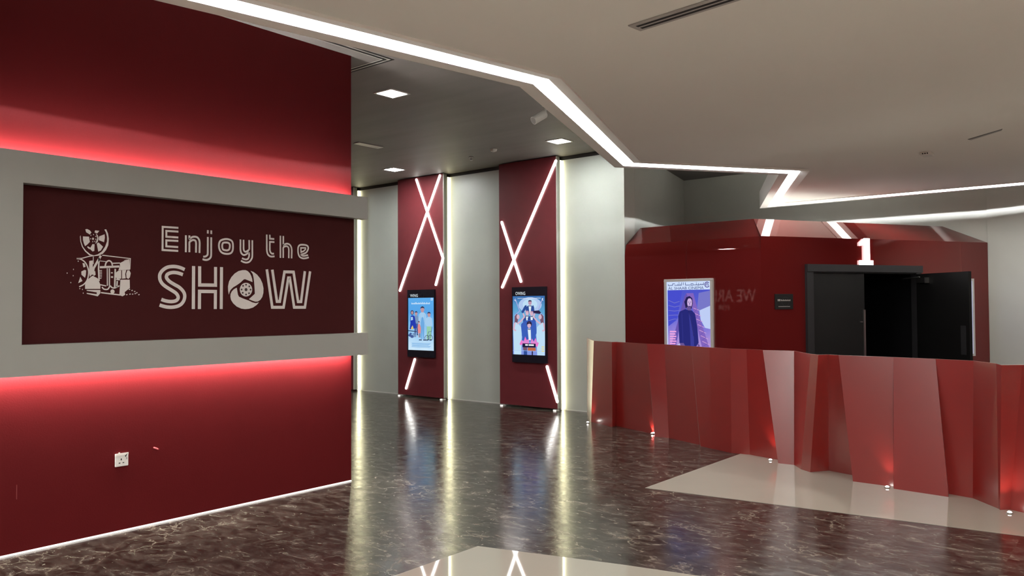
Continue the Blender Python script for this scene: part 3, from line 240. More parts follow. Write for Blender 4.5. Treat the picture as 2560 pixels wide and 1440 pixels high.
M = dict(
    red_wall=paint('red_wall_paint', (0.098, 0.0064, 0.0080), 0.5, spec=0.12, var=0.03, bump=0.04, bscale=90),
    board=paint('brown_maroon_board', (0.052, 0.0125, 0.0130), 0.7, spec=0.02, var=0.03, scale=6),
    maroon=paint('maroon_laminate', (0.18, 0.027, 0.034), 0.45, spec=0.35, var=0.04, scale=6),
    pale=paint('pale_wall_paint', (0.535, 0.55, 0.50), 0.42, spec=0.5, var=0.02),
    frame=paint('grey_frame_paint', (0.31, 0.315, 0.29), 0.45, var=0.02),
    soffit=paint('ceiling_white', (0.83, 0.805, 0.76), 0.75, spec=0.2, var=0.015, scale=1.0),
    band=paint('ceiling_band_white', (0.90, 0.885, 0.85), 0.6, spec=0.25, var=0.01),
    dark_ceiling=paint('dark_ceiling_board', (0.185, 0.168, 0.162), 0.6, spec=0.3, var=0.10, scale=1.6, stretch=(0.35, 2.2, 1)),
    groove=paint('shadow_groove', (0.03, 0.028, 0.027), 0.6),
    marble=marble(),
    beige=paint('beige_polished_tile', (0.40, 0.375, 0.32), 0.035, spec=0.65, var=0.02, scale=2),
    booth=paint('glossy_red_cladding', (0.165, 0.0125, 0.011), 0.03, metal=0.45, spec=0.9, coat=0.4, coat_rough=0.02, var=0.02, bump=0.012, bscale=1.6),
    barrier=paint('satin_red_metal', (0.25, 0.0080, 0.0055), 0.32, metal=0.0, spec=0.7, coat=1.0, coat_ior=1.95, coat_rough=0.27, var=0.04, scale=2.5),
    black=paint('black_laminate', (0.009, 0.009, 0.009), 0.42, spec=0.3, var=0.1),
    black_leaf=paint('black_leaf', (0.005, 0.005, 0.005), 0.45, spec=0.2, var=0.1),
    frame_black=paint('charcoal_frame', (0.022, 0.022, 0.024), 0.4, spec=0.4, var=0.1),
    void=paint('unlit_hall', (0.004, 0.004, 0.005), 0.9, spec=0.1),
    steel=paint('brushed_steel', (0.62, 0.62, 0.60), 0.3, metal=1.0, var=0.03),
    silver=paint('silver_frame', (0.62, 0.60, 0.57), 0.35, metal=0.35, var=0.03),
    white_plastic=paint('white_plastic', (0.72, 0.71, 0.67), 0.4, var=0.02),
    tape=paint('white_tape', (0.80, 0.77, 0.71), 0.6, var=0.05),
    grey_plastic=paint('grey_plastic', (0.38, 0.36, 0.34), 0.5, var=0.04),
    dark_hole=paint('dark_hole', (0.012, 0.010, 0.010), 0.7),
    vinyl=paint('off_white_vinyl', (0.66, 0.615, 0.59), 0.5, spec=0.3, var=0.03, scale=12),
    vinyl_hole=paint('maroon_vinyl', (0.045, 0.020, 0.022), 0.5, var=0.03),
    bezel=paint('navy_black_bezel', (0.014, 0.015, 0.024), 0.25, spec=0.5, var=0.05),
    scuff=paint('pale_scuff', (0.20, 0.03, 0.03), 0.6, var=0.2),
    pink_plastic=paint('red_plastic', (0.55, 0.10, 0.11), 0.4, var=0.03),
    letters=paint('white_letters', (0.92, 0.90, 0.88), 0.5),
)
G = dict(
    line=glow('led_line_white', (1.0, 0.985, 0.95), L_SOFFIT),
    tape=glow('led_tape', (0.97, 0.985, 1.0), L_TAPE),
    cove=glow('led_cove_white', (1.0, 0.96, 0.90), L_COVE),
    edge=glow('led_edge_warm', (1.0, 0.93, 0.58), L_EDGE),
    bar=glow('led_bar_white', (1.0, 0.985, 0.93), L_BAR),
    down=glow('downlight_lens', (0.95, 1.0, 0.97), L_DOWN),
    lobby=glow('added_fill_lens', (1.0, 0.97, 0.90), 640.0),
    up=glow('uplight_lens', (1.0, 0.95, 0.88), 30.0),
    base=glow('led_floor_line', (1.0, 0.93, 0.86), 2.2),
    one=glow('lit_numeral', (1.0, 1.0, 1.0), 9.0),
    logo=glow('lit_logo_white', (0.85, 0.95, 1.0), 0.9),
)

# ------------------------------------------------------------------ mesh helpers
class MB:
    """collects faces; build() links them as ONE mesh object"""
    def __init__(self):
        self.v = []; self.f = []; self.m = []; self.mats = []
    def mi(self, m):
        if m not in self.mats:
            self.mats.append(m)
        return self.mats.index(m)
    def face(self, pts, m):
        n = len(self.v)
        self.v += [tuple(p) for p in pts]
        self.f.append(tuple(range(n, n + len(pts))))
        self.m.append(self.mi(m))
    def box(self, a, b, m):
        x0, x1 = sorted((a[0], b[0])); y0, y1 = sorted((a[1], b[1])); z0, z1 = sorted((a[2], b[2]))
        self.prism([(x0, y0), (x1, y0), (x1, y1), (x0, y1)], z0, z1, m)
    def prism(self, pts, z0, z1, m, top=None, bottom=None):
        P = [Vector((p[0], p[1], z0)) for p in pts]
        self.solid(P, Vector((0, 0, z1 - z0)), m)
    def solid(self, P, d, m, m_front=None):
        """polygon P (3D) extruded by d"""
        P = [Vector(p) for p in P]; d = Vector(d)
        nrm = Vector((0, 0, 0))
        for i in range(len(P)):
            nrm += P[i].cross(P[(i + 1) % len(P)])
        if nrm.dot(d) > 0:
            P.reverse()
        Q = [p + d for p in P]
        self.face(P, m_front or m)
        self.face(list(reversed(Q)), m)
        n = len(P)
        for i in range(n):
            j = (i + 1) % n
            self.face([P[j], P[i], Q[i], Q[j]], m)
    def tube(self, a, b, r, m, n=16, r2=None):
        a = Vector(a); b = Vector(b); r2 = r if r2 is None else r2
        w = (b - a).normalized()
        u = w.orthogonal().normalized(); v = w.cross(u)
        A = [a + (u * math.cos(2 * math.pi * i / n) + v * math.sin(2 * math.pi * i / n)) * r for i in range(n)]
        B = [b + (u * math.cos(2 * math.pi * i / n) + v * math.sin(2 * math.pi * i / n)) * r2 for i in range(n)]
        self.face(list(reversed(A)), m); self.face(B, m)
        for i in range(n):
            j = (i + 1) % n
            self.face([A[i], A[j], B[j], B[i]], m)
    def build(self, name, parent=None, bevel=0.0, smooth=False, merge=False, seg=2):
        me = bpy.data.meshes.new(name)
        me.from_pydata(self.v, [], self.f)
        for m in self.mats:
            me.materials.append(m)
        for p, k in zip(me.polygons, self.m):
            p.material_index = k
        if merge or bevel or smooth:
            bm = bmesh.new(); bm.from_mesh(me)
            bmesh.ops.remove_doubles(bm, verts=bm.verts, dist=1e-5)
            bm.to_mesh(me); bm.free()
        me.update()
        o = bpy.data.objects.new(name, me)
        COL.objects.link(o)
        if bevel:
            bv = o.modifiers.new('bevel', 'BEVEL')
            bv.width = bevel; bv.segments = seg; bv.limit_method = 'ANGLE'; bv.angle_limit = math.radians(35)
            bv.harden_normals = False
        if smooth:
            for p in me.polygons:
                p.use_smooth = True
        if parent:
            hang(o, parent)
        return o

def hang(o, parent):
    root = parent
    o.parent = parent
    t = Vector((0, 0, 0))
    while root:
        t += root.location
        root = root.parent
    o.matrix_parent_inverse = Matrix.Translation(-t) if parent.parent is None else Matrix.Identity(4)

def thing(name, label, cat, loc, group=None):
    o = bpy.data.objects.new(name, None)
    COL.objects.link(o)
    o.location = loc
    o.empty_display_size = 0.1
    return tag(o, label, cat, group)

def tag(o, label, cat=None, group=None, kind=None):
    o['label'] = label
    if cat: o['category'] = cat
    if group: o['group'] = group
    if kind: o['kind'] = kind
    return o

def struct(o, label):
    o['kind'] = 'structure'
    o['label'] = label
    return o

def dup(root, loc, label, group=None):
    r = root.copy(); COL.objects.link(r)
    r.location = loc
    r['label'] = label
    if group: r['group'] = group
    for ch in list(root.children):
        c = ch.copy(); COL.objects.link(c); c.parent = r; c.matrix_parent_inverse = ch.matrix_parent_inverse.copy()
        for g in ch.children:
            d = g.copy(); COL.objects.link(d); d.parent = c
    return r

def box_obj(name, a, b, m, parent=None, bevel=0.0):
    mb = MB(); mb.box(a, b, m)
    return mb.build(name, parent, bevel)

def ribbon(pts, w, closed=False):
    """mitred ribbon outline of a 2D polyline: list of quads"""
    P = [Vector(p) for p in pts]
    Q = [P[0]]
    for p in P[1:]:
        if (p - Q[-1]).length > 1e-5: Q.append(p)
    if closed and (Q[0] - Q[-1]).length < 1e-5: Q.pop()
    n = len(Q); Lr = []
    for i in range(n):
        a = Q[i - 1] if (closed or i > 0) else None
        c = Q[(i + 1) % n] if (closed or i < n - 1) else None
        d1 = (Q[i] - a).normalized() if a is not None else None
        d2 = (c - Q[i]).normalized() if c is not None else None
        if d1 is None: d1 = d2
        if d2 is None: d2 = d1
        n1 = Vector((-d1.y, d1.x)); n2 = Vector((-d2.y, d2.x))
        mt = (n1 + n2)
        mt = mt.normalized() if mt.length > 1e-6 else n1
        k = min(2.0, 1.0 / max(0.35, mt.dot(n1)))
        Lr.append((Q[i] + mt * (w / 2 * k), Q[i] - mt * (w / 2 * k)))
    out = []
    for i in range(n if closed else n - 1):
        j = (i + 1) % n
        out.append((Lr[i][0], Lr[i][1], Lr[j][1], Lr[j][0]))
    return out

def text_into(mb, body, O, X, Y, box, m, thick=0.0):
    """text laid into a box (x0, y0, x1, y1) of the plane O + x X + y Y"""
    cu = bpy.data.curves.new('lettering', 'FONT')
    cu.body = body
    cu.resolution_u = 3
    ob = bpy.data.objects.new('lettering', cu)
    COL.objects.link(ob)
    dg = bpy.context.evaluated_depsgraph_get()
    me = bpy.data.meshes.new_from_object(ob.evaluated_get(dg))
    bpy.data.objects.remove(ob); bpy.data.curves.remove(cu)
    xs = [v.co.x for v in me.vertices]; ys = [v.co.y for v in me.vertices]
    if xs:
        x0, x1, y0, y1 = min(xs), max(xs), min(ys), max(ys)
        O = Vector(O); X = Vector(X); Y = Vector(Y)
        f = lambda c: O + X * (box[0] + (c.x - x0) / (x1 - x0) * (box[2] - box[0])) + Y * (box[1] + (c.y - y0) / (y1 - y0) * (box[3] - box[1]))
        for p in me.polygons:
            P = [f(me.vertices[i].co) for i in p.vertices]
            mb.face(P, m)
    bpy.data.meshes.remove(me)

# ------------------------------------------------------------------ the setting
XL = -5.831            # red side wall
YB = 10.10             # pale back wall
YR = 9.95              # face of the maroon panels that stand proud of it
YF = 13.55             # back wall of the recess behind the booth
ZC, ZS = 3.97, 3.172   # dark ceiling, underside of the dropped white ceiling
XMIN, XMAX, YMIN = -17.0, 4.5, -5.0

mb = MB()
mb.box((XMIN, YMIN, -0.12), (XMAX, 13.9, 0.0), M['marble'])
struct(mb.build('floor'), 'dark brown polished marble floor with pale veins')
mb = MB()
mb.prism([(-3.552, 6.189), (-0.756, 6.505), (3.6, 7.0), (3.6, 8.9), (-3.551, 8.9)], -0.02, 0.0022, M['beige'])
struct(mb.build('trim_1'), 'beige polished tile inlay in front of the red folded barrier')
mb = MB()
mb.prism([(-3.573, 3.996), (-2.629, 4.262), (-2.164, 4.368), (3.6, 5.65), (3.6, -2.0), (-3.573, -2.0)], -0.02, 0.0022, M['beige'])
struct(mb.build('trim_2'), 'beige polished tile inlay mirroring the crossed light lines')

box_obj('ceiling', (XMIN, YMIN, ZC), (XMAX, 13.9, ZC + 0.12), M['dark_ceiling'])
struct(bpy.data.objects['ceiling'], 'dark grey-brown ceiling over the hall with square downlights')

mb = MB()
mb.box((XL - 0.05, YMIN, 0.012), (XL, 4.767, ZC), M['red_wall'])
mb.box((XL - 0.30, YMIN, 0.0), (XL - 0.05, 4.80, ZC), M['red_wall'])
mb.box((XL + 0.0002, 1.985, 0.36), (XL + 0.0008, 1.990, 0.455), M['scuff'])
struct(mb.build('wall_left'), 'matt red side wall carrying the cinema sign')
mb = MB()
mb.box((XL - 0.0045, YMIN, 0.001), (XL + 0.0035, 4.767, 0.0105), G['base'])
struct(mb.build('baseboard_left'), 'thin glowing white line along the foot of the red wall')
struct(box_obj('wall_hall', (XMIN, 4.2, 0), (XL - 0.30, 4.4, ZC), M['maroon']), 'maroon wall closing the side hall')

mb = MB()
ZP = ZC - 0.062        # the pale panels stop below a dark shadow gap
mb.box((XMIN, YB + 0.02, ZP), (-6.10, YB + 0.3, ZC), M['groove'])
mb.box((XMIN, YB, 0.0), (-6.10, YB + 0.3, ZP), M['pale'])
mb.prism([(-6.10, YB + 0.3), (-6.40, YB + 0.3), (-7.25, YF + 0.2), (-6.93, YF + 0.2)], 0.0, ZC, M['pale'])
struct(mb.build('wall_back'), 'pale grey wall between the maroon panels, lit at their edges')
mb = MB()
for x0, x1 in ((-12.02, -10.86), (-9.60, -8.42), (-7.16, -6.10)):
    mb.box((x0, YB - 0.006, 0.0), (x1, YB - 0.0004, 0.016), M['white_plastic'])
struct(mb.build('baseboard_back'), 'thin white line along the foot of the pale wall')
mb = MB()
mb.box((-6.885, YF, 0), (-1.955, YF + 0.2, ZC), M['pale'])
struct(mb.build('wall_recess'), 'grey upper wall behind the red cinema entrance')
mb = MB()
mb.prism([(-1.953, YF - 0.02), (-1.28, YF - 0.16), (-1.28, YF + 0.2), (-1.953, YF + 0.2)], 0, ZC, M['pale'])
mb.box((-1.28, YF - 0.10, 0), (XMAX, YF + 0.2, ZC), M['pale'])
struct(mb.build('wall_corner'), 'pale grey wall corner beside the red cinema entrance')
struct(box_obj('wall_right', (XMAX, YMIN, 0), (XMAX + 0.2, 13.9, ZC), M['maroon']), 'maroon side wall of the lobby')
struct(box_obj('wall_front', (XMIN, YMIN - 0.2, 0), (XMAX, YMIN, ZC), M['pale']), 'pale lobby wall behind the viewer')
struct(box_obj('wall_far', (XMIN - 0.2, 4.2, 0), (XMIN, YB + 0.3, ZC), M['pale']), 'pale end wall of the side hall')

# dropped white ceiling; the light line runs in a shallow channel between two border strips
path = [Vector(p) for p in ((-4.62, -3.1), (-3.307, 4.378), (-4.507, 7.560), (-3.290, 9.293), (-4.652, 12.133), (3.6, 12.133))]
HW = 0.062             # half width of the channel
def offset(P, d):
    out = []
    for i, p in enumerate(P):
        d1 = (p - P[i - 1]).normalized() if i else (P[1] - P[0]).normalized()
        d2 = (P[i + 1] - p).normalized() if i < len(P) - 1 else d1
        n1 = Vector((-d1.y, d1.x)); n2 = Vector((-d2.y, d2.x))
        k = (n1 + n2).normalized()
        out.append(p + k * (d / k.dot(n1)))
    return out
out_e = offset(path, 0.172)     # outer edge of the slab
out_c = offset(path, HW)
in_c = offset(path, -HW)
in_b = offset(path, -0.155)     # inner edge of the border
xi = XMAX - 0.02
mb = MB()
poly = in_b + [Vector((xi, in_b[-1].y)), Vector((xi, -4.9)), Vector((in_b[0].x, -4.9))]
mb.prism(poly, ZS + 0.012, ZS + 0.26, M['soffit'])
struct(mb.build('ceiling_soffit'), 'dropped white ceiling with a zigzag edge')
mb = MB()
ZE, ZI = ZS - 0.006, ZS + 0.0072      # underside of the border, sill of the diode slot
def strip(a, b, c, d, za, zc, top):
    """border strip a-b (height za) to d-c (height zc) with its body up to 'top'"""
    lo = [(a.x, a.y, za), (b.x, b.y, za), (c.x, c.y, zc), (d.x, d.y, zc)]
    hi = [(p[0], p[1], top) for p in lo]
    mb.face(lo, M['band']); mb.face(list(reversed(hi)), M['band'])
    for i in range(4):
        j = (i + 1) % 4
        mb.face([lo[j], lo[i], hi[i], hi[j]], M['band'])
for i in range(len(path) - 1):
    strip(out_e[i], out_e[i + 1], out_c[i + 1], out_c[i], ZE, ZE, ZS + 0.26)
    strip(in_b[i], in_b[i + 1], in_c[i + 1], in_c[i], ZE, ZI - 0.001, ZI + 0.0003)
struct(mb.build('trim_3'), 'white border that carries the ceiling light line')

o1 = offset(path, HW - 0.001); o2 = offset(path, -HW + 0.001)
tp = offset(path, -HW - 0.03); tb = offset(path, -HW - 0.0305)
zt_ = ZS + 0.0168
line = thing('ceiling_light_line', 'bright white zigzag light line along the edge of the white ceiling', 'light line', (path[1].x, path[1].y, zt_))
mb = MB()
for i in range(len(path) - 1):
    a, b, c, d = o1[i], o1[i + 1], o2[i + 1], o2[i]
    mb.face([(a.x, a.y, zt_), (b.x, b.y, zt_), (c.x, c.y, zt_), (d.x, d.y, zt_)], G['line'])
mb.build('diffuser', line, merge=True)
mb = MB()
for i in range(len(path) - 1):
    c, d = tp[i + 1], tp[i]
    z0, z1 = ZI + 0.0008, ZI + 0.0062
    mb.face([(d.x, d.y, z0), (c.x, c.y, z0), (c.x, c.y, z1), (d.x, d.y, z1)], G['tape'])
mb.build('led_tape', line, merge=True)
# sheet that closes the slot above the diodes
mb = MB()
for i in range(len(path) - 1):
    mb.prism([in_c[i], in_c[i + 1], in_b[i + 1], in_b[i]], ZI + 0.0065, ZI + 0.02, M['band'])
    mb.prism([tb[i], tb[i + 1], in_b[i + 1], in_b[i]], ZI + 0.0003, ZI + 0.0065, M['band'])
mb.build('channel', line)

# ------------------------------------------------------------------ sign on the red wall
F = D['frame']
xf = -5.71
sign = thing('wall_sign', "wide grey bracket frame and maroon board reading 'Enjoy the SHOW' on the red wall", 'sign', (XL, 3.3, 1.17))
xb = xf - 0.035        # back of the bars; a gap to the wall lets the hidden light out
y_l = F['y0'] - 0.36
mb = MB()
c_shape = [(y_l, F['zb0']), (F['y1'], F['zb0']), (F['y1'], F['zb1']), (F['y0'], F['zb1']), (F['y0'], F['zt0']), (F['y1'], F['zt0']), (F['y1'], F['zt1']), (y_l, F['zt1'])]
mb.box((xb, y_l, F['zb0']), (xf, F['y1'], F['zb1']), M['frame'])
mb.box((xb, y_l, F['zt0']), (xf, F['y1'], F['zt1']), M['frame'])
mb.box((xb, y_l, F['zb1']), (xf, F['y0'], F['zt0']), M['frame'])
zi = 0.022
mb.box((-5.797, F['y0'] - zi, F['zt0']), (xb, F['y1'], F['zt0'] + zi), M['frame'])
mb.box((-5.797, F['y0'] - zi, F['zb1'] - zi), (xb, F['y1'], F['zb1']), M['frame'])
mb.box((-5.797, F['y0'] - zi, F['zb1']), (xb, F['y0'], F['zt0']), M['frame'])
mb.build('frame', sign)
mb = MB()
mb.box((-5.812, y_l + 0.05, F['zb0'] + 0.06), (-5.797, 4.772, F['zt1'] - 0.06), M['board'])
mb.build('board', sign)
mb = MB()
mb.box((xb - 0.045, y_l + 0.02, F['zt1'] - 0.050), (xb - 0.012, 4.75, F['zt1'] - 0.040), G['cove'])
mb.build('led_strip', sign)
mb = MB()
mb.box((xb - 0.045, y_l + 0.02, F['zb0'] + 0.030), (xb - 0.012, 4.75, F['zb0'] + 0.040), G['cove'])
mb.build('led_strip', sign)
XV = -5.7955
def on_board(mb, pts, m, x=XV):
    P = [(x, p[0], p[1]) for p in pts]
    n = Vector((0, 0, 0))
    V = [Vector(p) for p in P]
    for i in range(len(V)):
        n += V[i].cross(V[(i + 1) % len(V)])
    if n.x < 0: P.reverse()
    mb.face(P, m)
mb = MB()
for pts, closed, w in D['strokes']:
    for q in ribbon(pts, w, bool(closed)):
        on_board(mb, q, M['vinyl'])
for pts in D['polys']:
    on_board(mb, pts, M['vinyl'])
for pts in D['holes']:
    on_board(mb, pts, M['vinyl_hole'], XV + 0.0006)
mb.build('lettering', sign)['label'] = "off-white double-line letters 'Enjoy the SHOW'"
mb = MB()
for pts in D['emblem']:
    on_board(mb, pts, M['vinyl'])
for pts, closed, w in D['emblem_strokes']:
    for q in ribbon(pts, w, bool(closed)):
        on_board(mb, q, M['vinyl'], XV + 0.0002)
mb.build('projector_emblem', sign)['label'] = 'off-white engraving of an old film projector'

# socket and plug on the red wall
sx, sy, sz = D['socket']
sock = thing('power_socket', 'square white power socket low on the red wall', 'socket', (XL, sy, sz))
mb = MB(); h = 0.047
mb.box((XL, sy - h, sz - h), (XL + 0.012, sy + h, sz + h), M['white_plastic'])
mb.build('faceplate', sock, bevel=0.004)
mb = MB()
for dy, dz, a, b in ((-0.005, 0.004, 0.004, 0.006), (-0.017, -0.021, 0.006, 0.003), (0.010, -0.021, 0.006, 0.003)):
    mb.box((XL + 0.0119, sy + dy - a, sz + dz - b), (XL + 0.0128, sy + dy + a, sz + dz + b), M['dark_hole'])
mb.build('pin_holes', sock)
mb = MB()
mb.box((XL + 0.0119, sy + 0.028, sz + 0.000), (XL + 0.016, sy + 0.037, sz + 0.018), M['grey_plastic'])
mb.build('switch', sock, bevel=0.001)
mb = MB()
mb.solid([(XL + 0.0119, sy - 0.046, sz + 0.030), (XL + 0.0119, sy + 0.046, sz + 0.034), (XL + 0.0119, sy + 0.046, sz + 0.049), (XL + 0.0119, sy - 0.012, sz + 0.049), (XL + 0.0119, sy - 0.016, sz + 0.056), (XL + 0.0119, sy - 0.024, sz + 0.056), (XL + 0.0119, sy - 0.028, sz + 0.048), (XL + 0.0119, sy - 0.046, sz + 0.046)], (0.0012, 0, 0), M['tape'])
mb.build('tape_strip', sock)['label'] = 'torn strip of white tape'
mb = MB()
mb.solid([(XL + 0.0132, sy + 0.020, sz + 0.026), (XL + 0.0132, sy + 0.030, sz + 0.027), (XL + 0.0132, sy + 0.041, sz + 0.045), (XL + 0.0132, sy + 0.030, sz + 0.033), (XL + 0.0132, sy + 0.027, sz + 0.016)], (0.0006, 0, 0), M['dark_hole'])
mb.build('tear', sock)
_, sy, sz = D['stub']
mb = MB()
mb.tube((XL, sy - 0.010, sz + 0.004), (XL + 0.045, sy + 0.002, sz - 0.004), 0.006, M['pink_plastic'], 12)
tag(mb.build('wall_plug', merge=True), 'small red plastic wall plug sticking out of the red wall', 'wall plug')

# ------------------------------------------------------------------ maroon panels, edge lights and light bars
def wall_panel(x0, x1, label):
    t = thing('wall_panel', label, 'wall panel', ((x0 + x1) / 2, YR, 0.03), 'maroon panels on the back wall')
    mb = MB(); mb.box((x0, YR, 0.03), (x1 - 0.012, YR + 0.02, ZC - 0.012), M['maroon']); mb.build('facing', t)
    mb = MB(); mb.box((x0, YR + 0.02, 0.03), (x1 - 0.002, YB - 0.064, ZC - 0.012), M['frame'])
    mb.box((x1 - 0.012, YR, 0.03), (x1, YR + 0.02, ZC - 0.012), M['silver'])
    mb.build('side_return', t)['label'] = 'pale grey side of the panel'
    return t
PX = [(-13.97, -12.098, 'tall maroon wall panel mostly hidden behind the red wall'),
      (-10.838, -9.667, 'tall maroon wall panel with the chevron light bar and blue poster screen'),
      (-8.395, -7.224, 'tall maroon wall panel with the tuxedo poster screen, next to the recess')]
for i, (x0, x1, lab) in enumerate(PX):
    wall_panel(x0, x1, lab)
def edge_light(x, z0, z1, label, y=YB, group='vertical edge lights on the pale wall'):
    t = thing('edge_light', label, 'light strip', (x, y, z0), group)
    mb = MB(); mb.box((x - 0.03, y - 0.062, z0), (x - 0.004, y - 0.001, z1), M['white_plastic']); mb.build('channel', t)
    mb = MB(); mb.box((x - 0.004, y - 0.040, z0 + 0.002), (x - 0.0005, y - 0.002, z1 - 0.002), G['edge']); mb.build('diffuser', t)
    return t
for x, lab in ((-12.100, 'vertical warm light strip beside the end of the red wall'),
               (-9.669, 'vertical warm light strip between the two poster screens'),
               (-7.226, 'vertical warm light strip between the tuxedo poster screen and the recess')):
    edge_light(x, 0.004, ZC - 0.064, lab)
edge_light(-1.262, 0.004, ZC - 0.02, 'vertical warm light strip at the pale corner past the entrance', YF - 0.10)

def light_bar(pts, label, w=0.042):
    t = thing('light_bar', label, 'light bar', (pts[0][0], YR, pts[-1][2]), 'light bars on the maroon panels')
    P = [Vector((p[0], p[2])) for p in pts]
    # rounded ends
    mb = MB()
    for q in ribbon(P, w):
        mb.solid([(v.x, YR - 0.014, v.y) for v in q], (0, 0.013, 0), G['bar'])
    for e in (P[0], P[-1]):
        mb.tube((e.x, YR - 0.014, e.y), (e.x, YR - 0.001, e.y), w / 2, G['bar'], 14)
    mb.build('diffuser', t)
    return t
B_ = D['bars']
light_bar(B_['a'], 'long slanting white light bar above the blue poster screen')
light_bar(B_['b'], 'bent chevron white light bar above the blue poster screen')
light_bar(B_['c'], 'short slanting white light bar under the blue poster screen')
light_bar(B_['d'], 'long slanting white light bar above the tuxedo poster screen')
light_bar(B_['e'], 'short white light bar crossing the long one above the tuxedo poster screen')
light_bar(B_['f'], 'short slanting white light bar under the tuxedo poster screen')

# ------------------------------------------------------------------ poster screens
def art_mats(scale, **cols):
    return {k: glow('picture_' + k, tuple(c * scale for c in srgb(*v)), 1.0) for k, v in cols.items()}

class Art:
    """flat lit picture: shapes in the picture's own units, painted one over the other"""
    def __init__(self, O, X, Y, N, w, h):
        self.O = Vector(O); self.X = Vector(X); self.Y = Vector(Y); self.N = Vector(N)   # O = top-left corner, Y points down
        self.w = w; self.h = h; self.mb = MB(); self.k = 0
    def P(self, x, y):
        return self.O + self.X * (x / self.w) + self.Y * (y / self.h) + self.N * (self.k * 0.00004)
    def poly(self, pts, m):
        self.k += 1
        V = [self.P(*p) for p in pts]
        n = Vector((0, 0, 0))
        for i in range(len(V)):
            n += (V[i] - V[0]).cross(V[(i + 1) % len(V)] - V[0])
        if n.dot(self.N) < 0: V.reverse()
        self.mb.face(V, m)
    def ell(self, cx, cy, rx, ry, m, n=18):
        self.poly([(cx + rx * math.cos(2 * math.pi * i / n), cy + ry * math.sin(2 * math.pi * i / n)) for i in range(n)], m)
    def rect(self, x0, y0, x1, y1, m):
        self.poly([(x0, y0), (x1, y0), (x1, y1), (x0, y1)], m)
    def line(self, pts, w, m, closed=False):
        for q in ribbon(pts, w, closed):
            self.poly([(v.x, v.y) for v in q], m)

def display(q, name_label, brand):
    xs0 = (q[0][0] + q[3][0]) / 2; xs1 = (q[1][0] + q[2][0]) / 2
    z1 = 1.928; z0 = 0.725
    a0 = (q[4][0] + q[7][0]) / 2; a1 = (q[5][0] + q[6][0]) / 2
    az1 = 1.783; az0 = 0.848
    yf = YR - 0.04
    t = thing('digital_display', name_label, 'display', ((xs0 + xs1) / 2, YR, z0), 'poster screens on the back wall')
    mb = MB()
    mb.box((xs0, yf, z0), (xs1, YR - 0.001, az0), M['bezel']); mb.box((xs0, yf, az1), (xs1, YR - 0.001, z1), M['bezel'])
    mb.box((xs0, yf, az0), (a0, YR - 0.001, az1), M['bezel']); mb.box((a1, yf, az0), (xs1, YR - 0.001, az1), M['bezel'])
    mb.box((a0, yf + 0.012, az0), (a1, YR - 0.001, az1), M['bezel'])
    mb.build('housing', t)
    lg = MB()
    text_into(lg, brand, (xs0, yf - 0.0008, z1), (1, 0, 0), (0, 0, -1), (0.075, 0.128, 0.275, 0.076), G['logo'])
    lg.build('logo', t)['label'] = 'lit white maker lettering'
    A = Art((a0, yf + 0.0118, az1), (a1 - a0, 0, 0), (0, 0, -(az1 - az0)), (0, -1, 0), 1, 1)
    return t, A

# blue family picture (units: 465 x 945)
t1, A = display(D['disp1'], 'tall poster screen showing a sky-blue group picture', 'WING')
A.w, A.h = 465, 945
bg = screen_ramp('picture_blue_wash', [srgb(205, 232, 250), srgb(170, 212, 246), srgb(125, 190, 240), srgb(88, 165, 232), srgb(95, 172, 236)], 1.0)
A.rect(0, 0, 465, 945, bg)
c = art_mats(1.0, skin=(190, 150, 160), hair=(45, 50, 85), blue=(38, 60, 175), pale=(165, 205, 238), white=(228, 242, 252), yellow=(222, 196, 110), coral=(226, 140, 140), dark=(52, 66, 100), green=(150, 205, 170), grey=(120, 150, 190), mid=(110, 170, 225), navy=(70, 92, 150))
for i, (bx, bh) in enumerate(zip(range(60, 385, 16), (30, 22, 24, 22, 34, 36, 22, 22, 30, 22, 34, 22, 38, 22, 34, 24, 22, 34, 22, 22, 30))):
    A.rect(bx, 115 - bh, bx + 9, 115, c['white'])
A.rect(408, 8, 440, 48, c['white']); A.rect(415, 16, 433, 40, c['mid'])
def figure(A, x, y, hgt, top, legs, skin, hair, wd=1.0, longhair=False):
    s = hgt / 100.0
    if longhair: A.ell(x, y + 9 * s, 8.5 * s * wd, 12 * s, hair)
    A.poly([(x - 3 * s, y + 12 * s), (x + 3 * s, y + 12 * s), (x + 4 * s, y + 20 * s), (x - 4 * s, y + 20 * s)], skin)
    A.ell(x, y + 8 * s, 5.6 * s, 8 * s, skin)
    A.poly([(x - 5.8 * s, y + 7 * s), (x - 5 * s, y + 1.5 * s), (x, y - 1.2 * s), (x + 5 * s, y + 1.5 * s), (x + 5.8 * s, y + 7 * s), (x + 3 * s, y + 4 * s), (x - 3 * s, y + 4 * s)], hair)
    A.poly([(x - 10 * s * wd, y + 22 * s), (x - 4 * s, y + 17 * s), (x + 4 * s, y + 17 * s), (x + 10 * s * wd, y + 22 * s), (x + 12 * s * wd, y + 46 * s), (x + 8 * s * wd, y + 52 * s), (x - 8 * s * wd, y + 52 * s), (x - 12 * s * wd, y + 46 * s)], top)
    A.poly([(x - 8 * s * wd, y + 51 * s), (x + 8 * s * wd, y + 51 * s), (x + 8 * s * wd, y + 98 * s), (x + 2 * s, y + 98 * s), (x, y + 62 * s), (x - 2 * s, y + 98 * s), (x - 8 * s * wd, y + 98 * s)], legs)
    A.poly([(x - 9 * s * wd, y + 97 * s), (x - 2 * s, y + 97 * s), (x - 2 * s, y + 100 * s), (x - 11 * s * wd, y + 100 * s)], c['dark'])
    A.poly([(x + 2 * s, y + 97 * s), (x + 9 * s * wd, y + 97 * s), (x + 11 * s * wd, y + 100 * s), (x + 2 * s, y + 100 * s)], c['dark'])
figure(A, 258, 158, 610, c['pale'], c['pale'], c['skin'], c['hair'], 1.05)
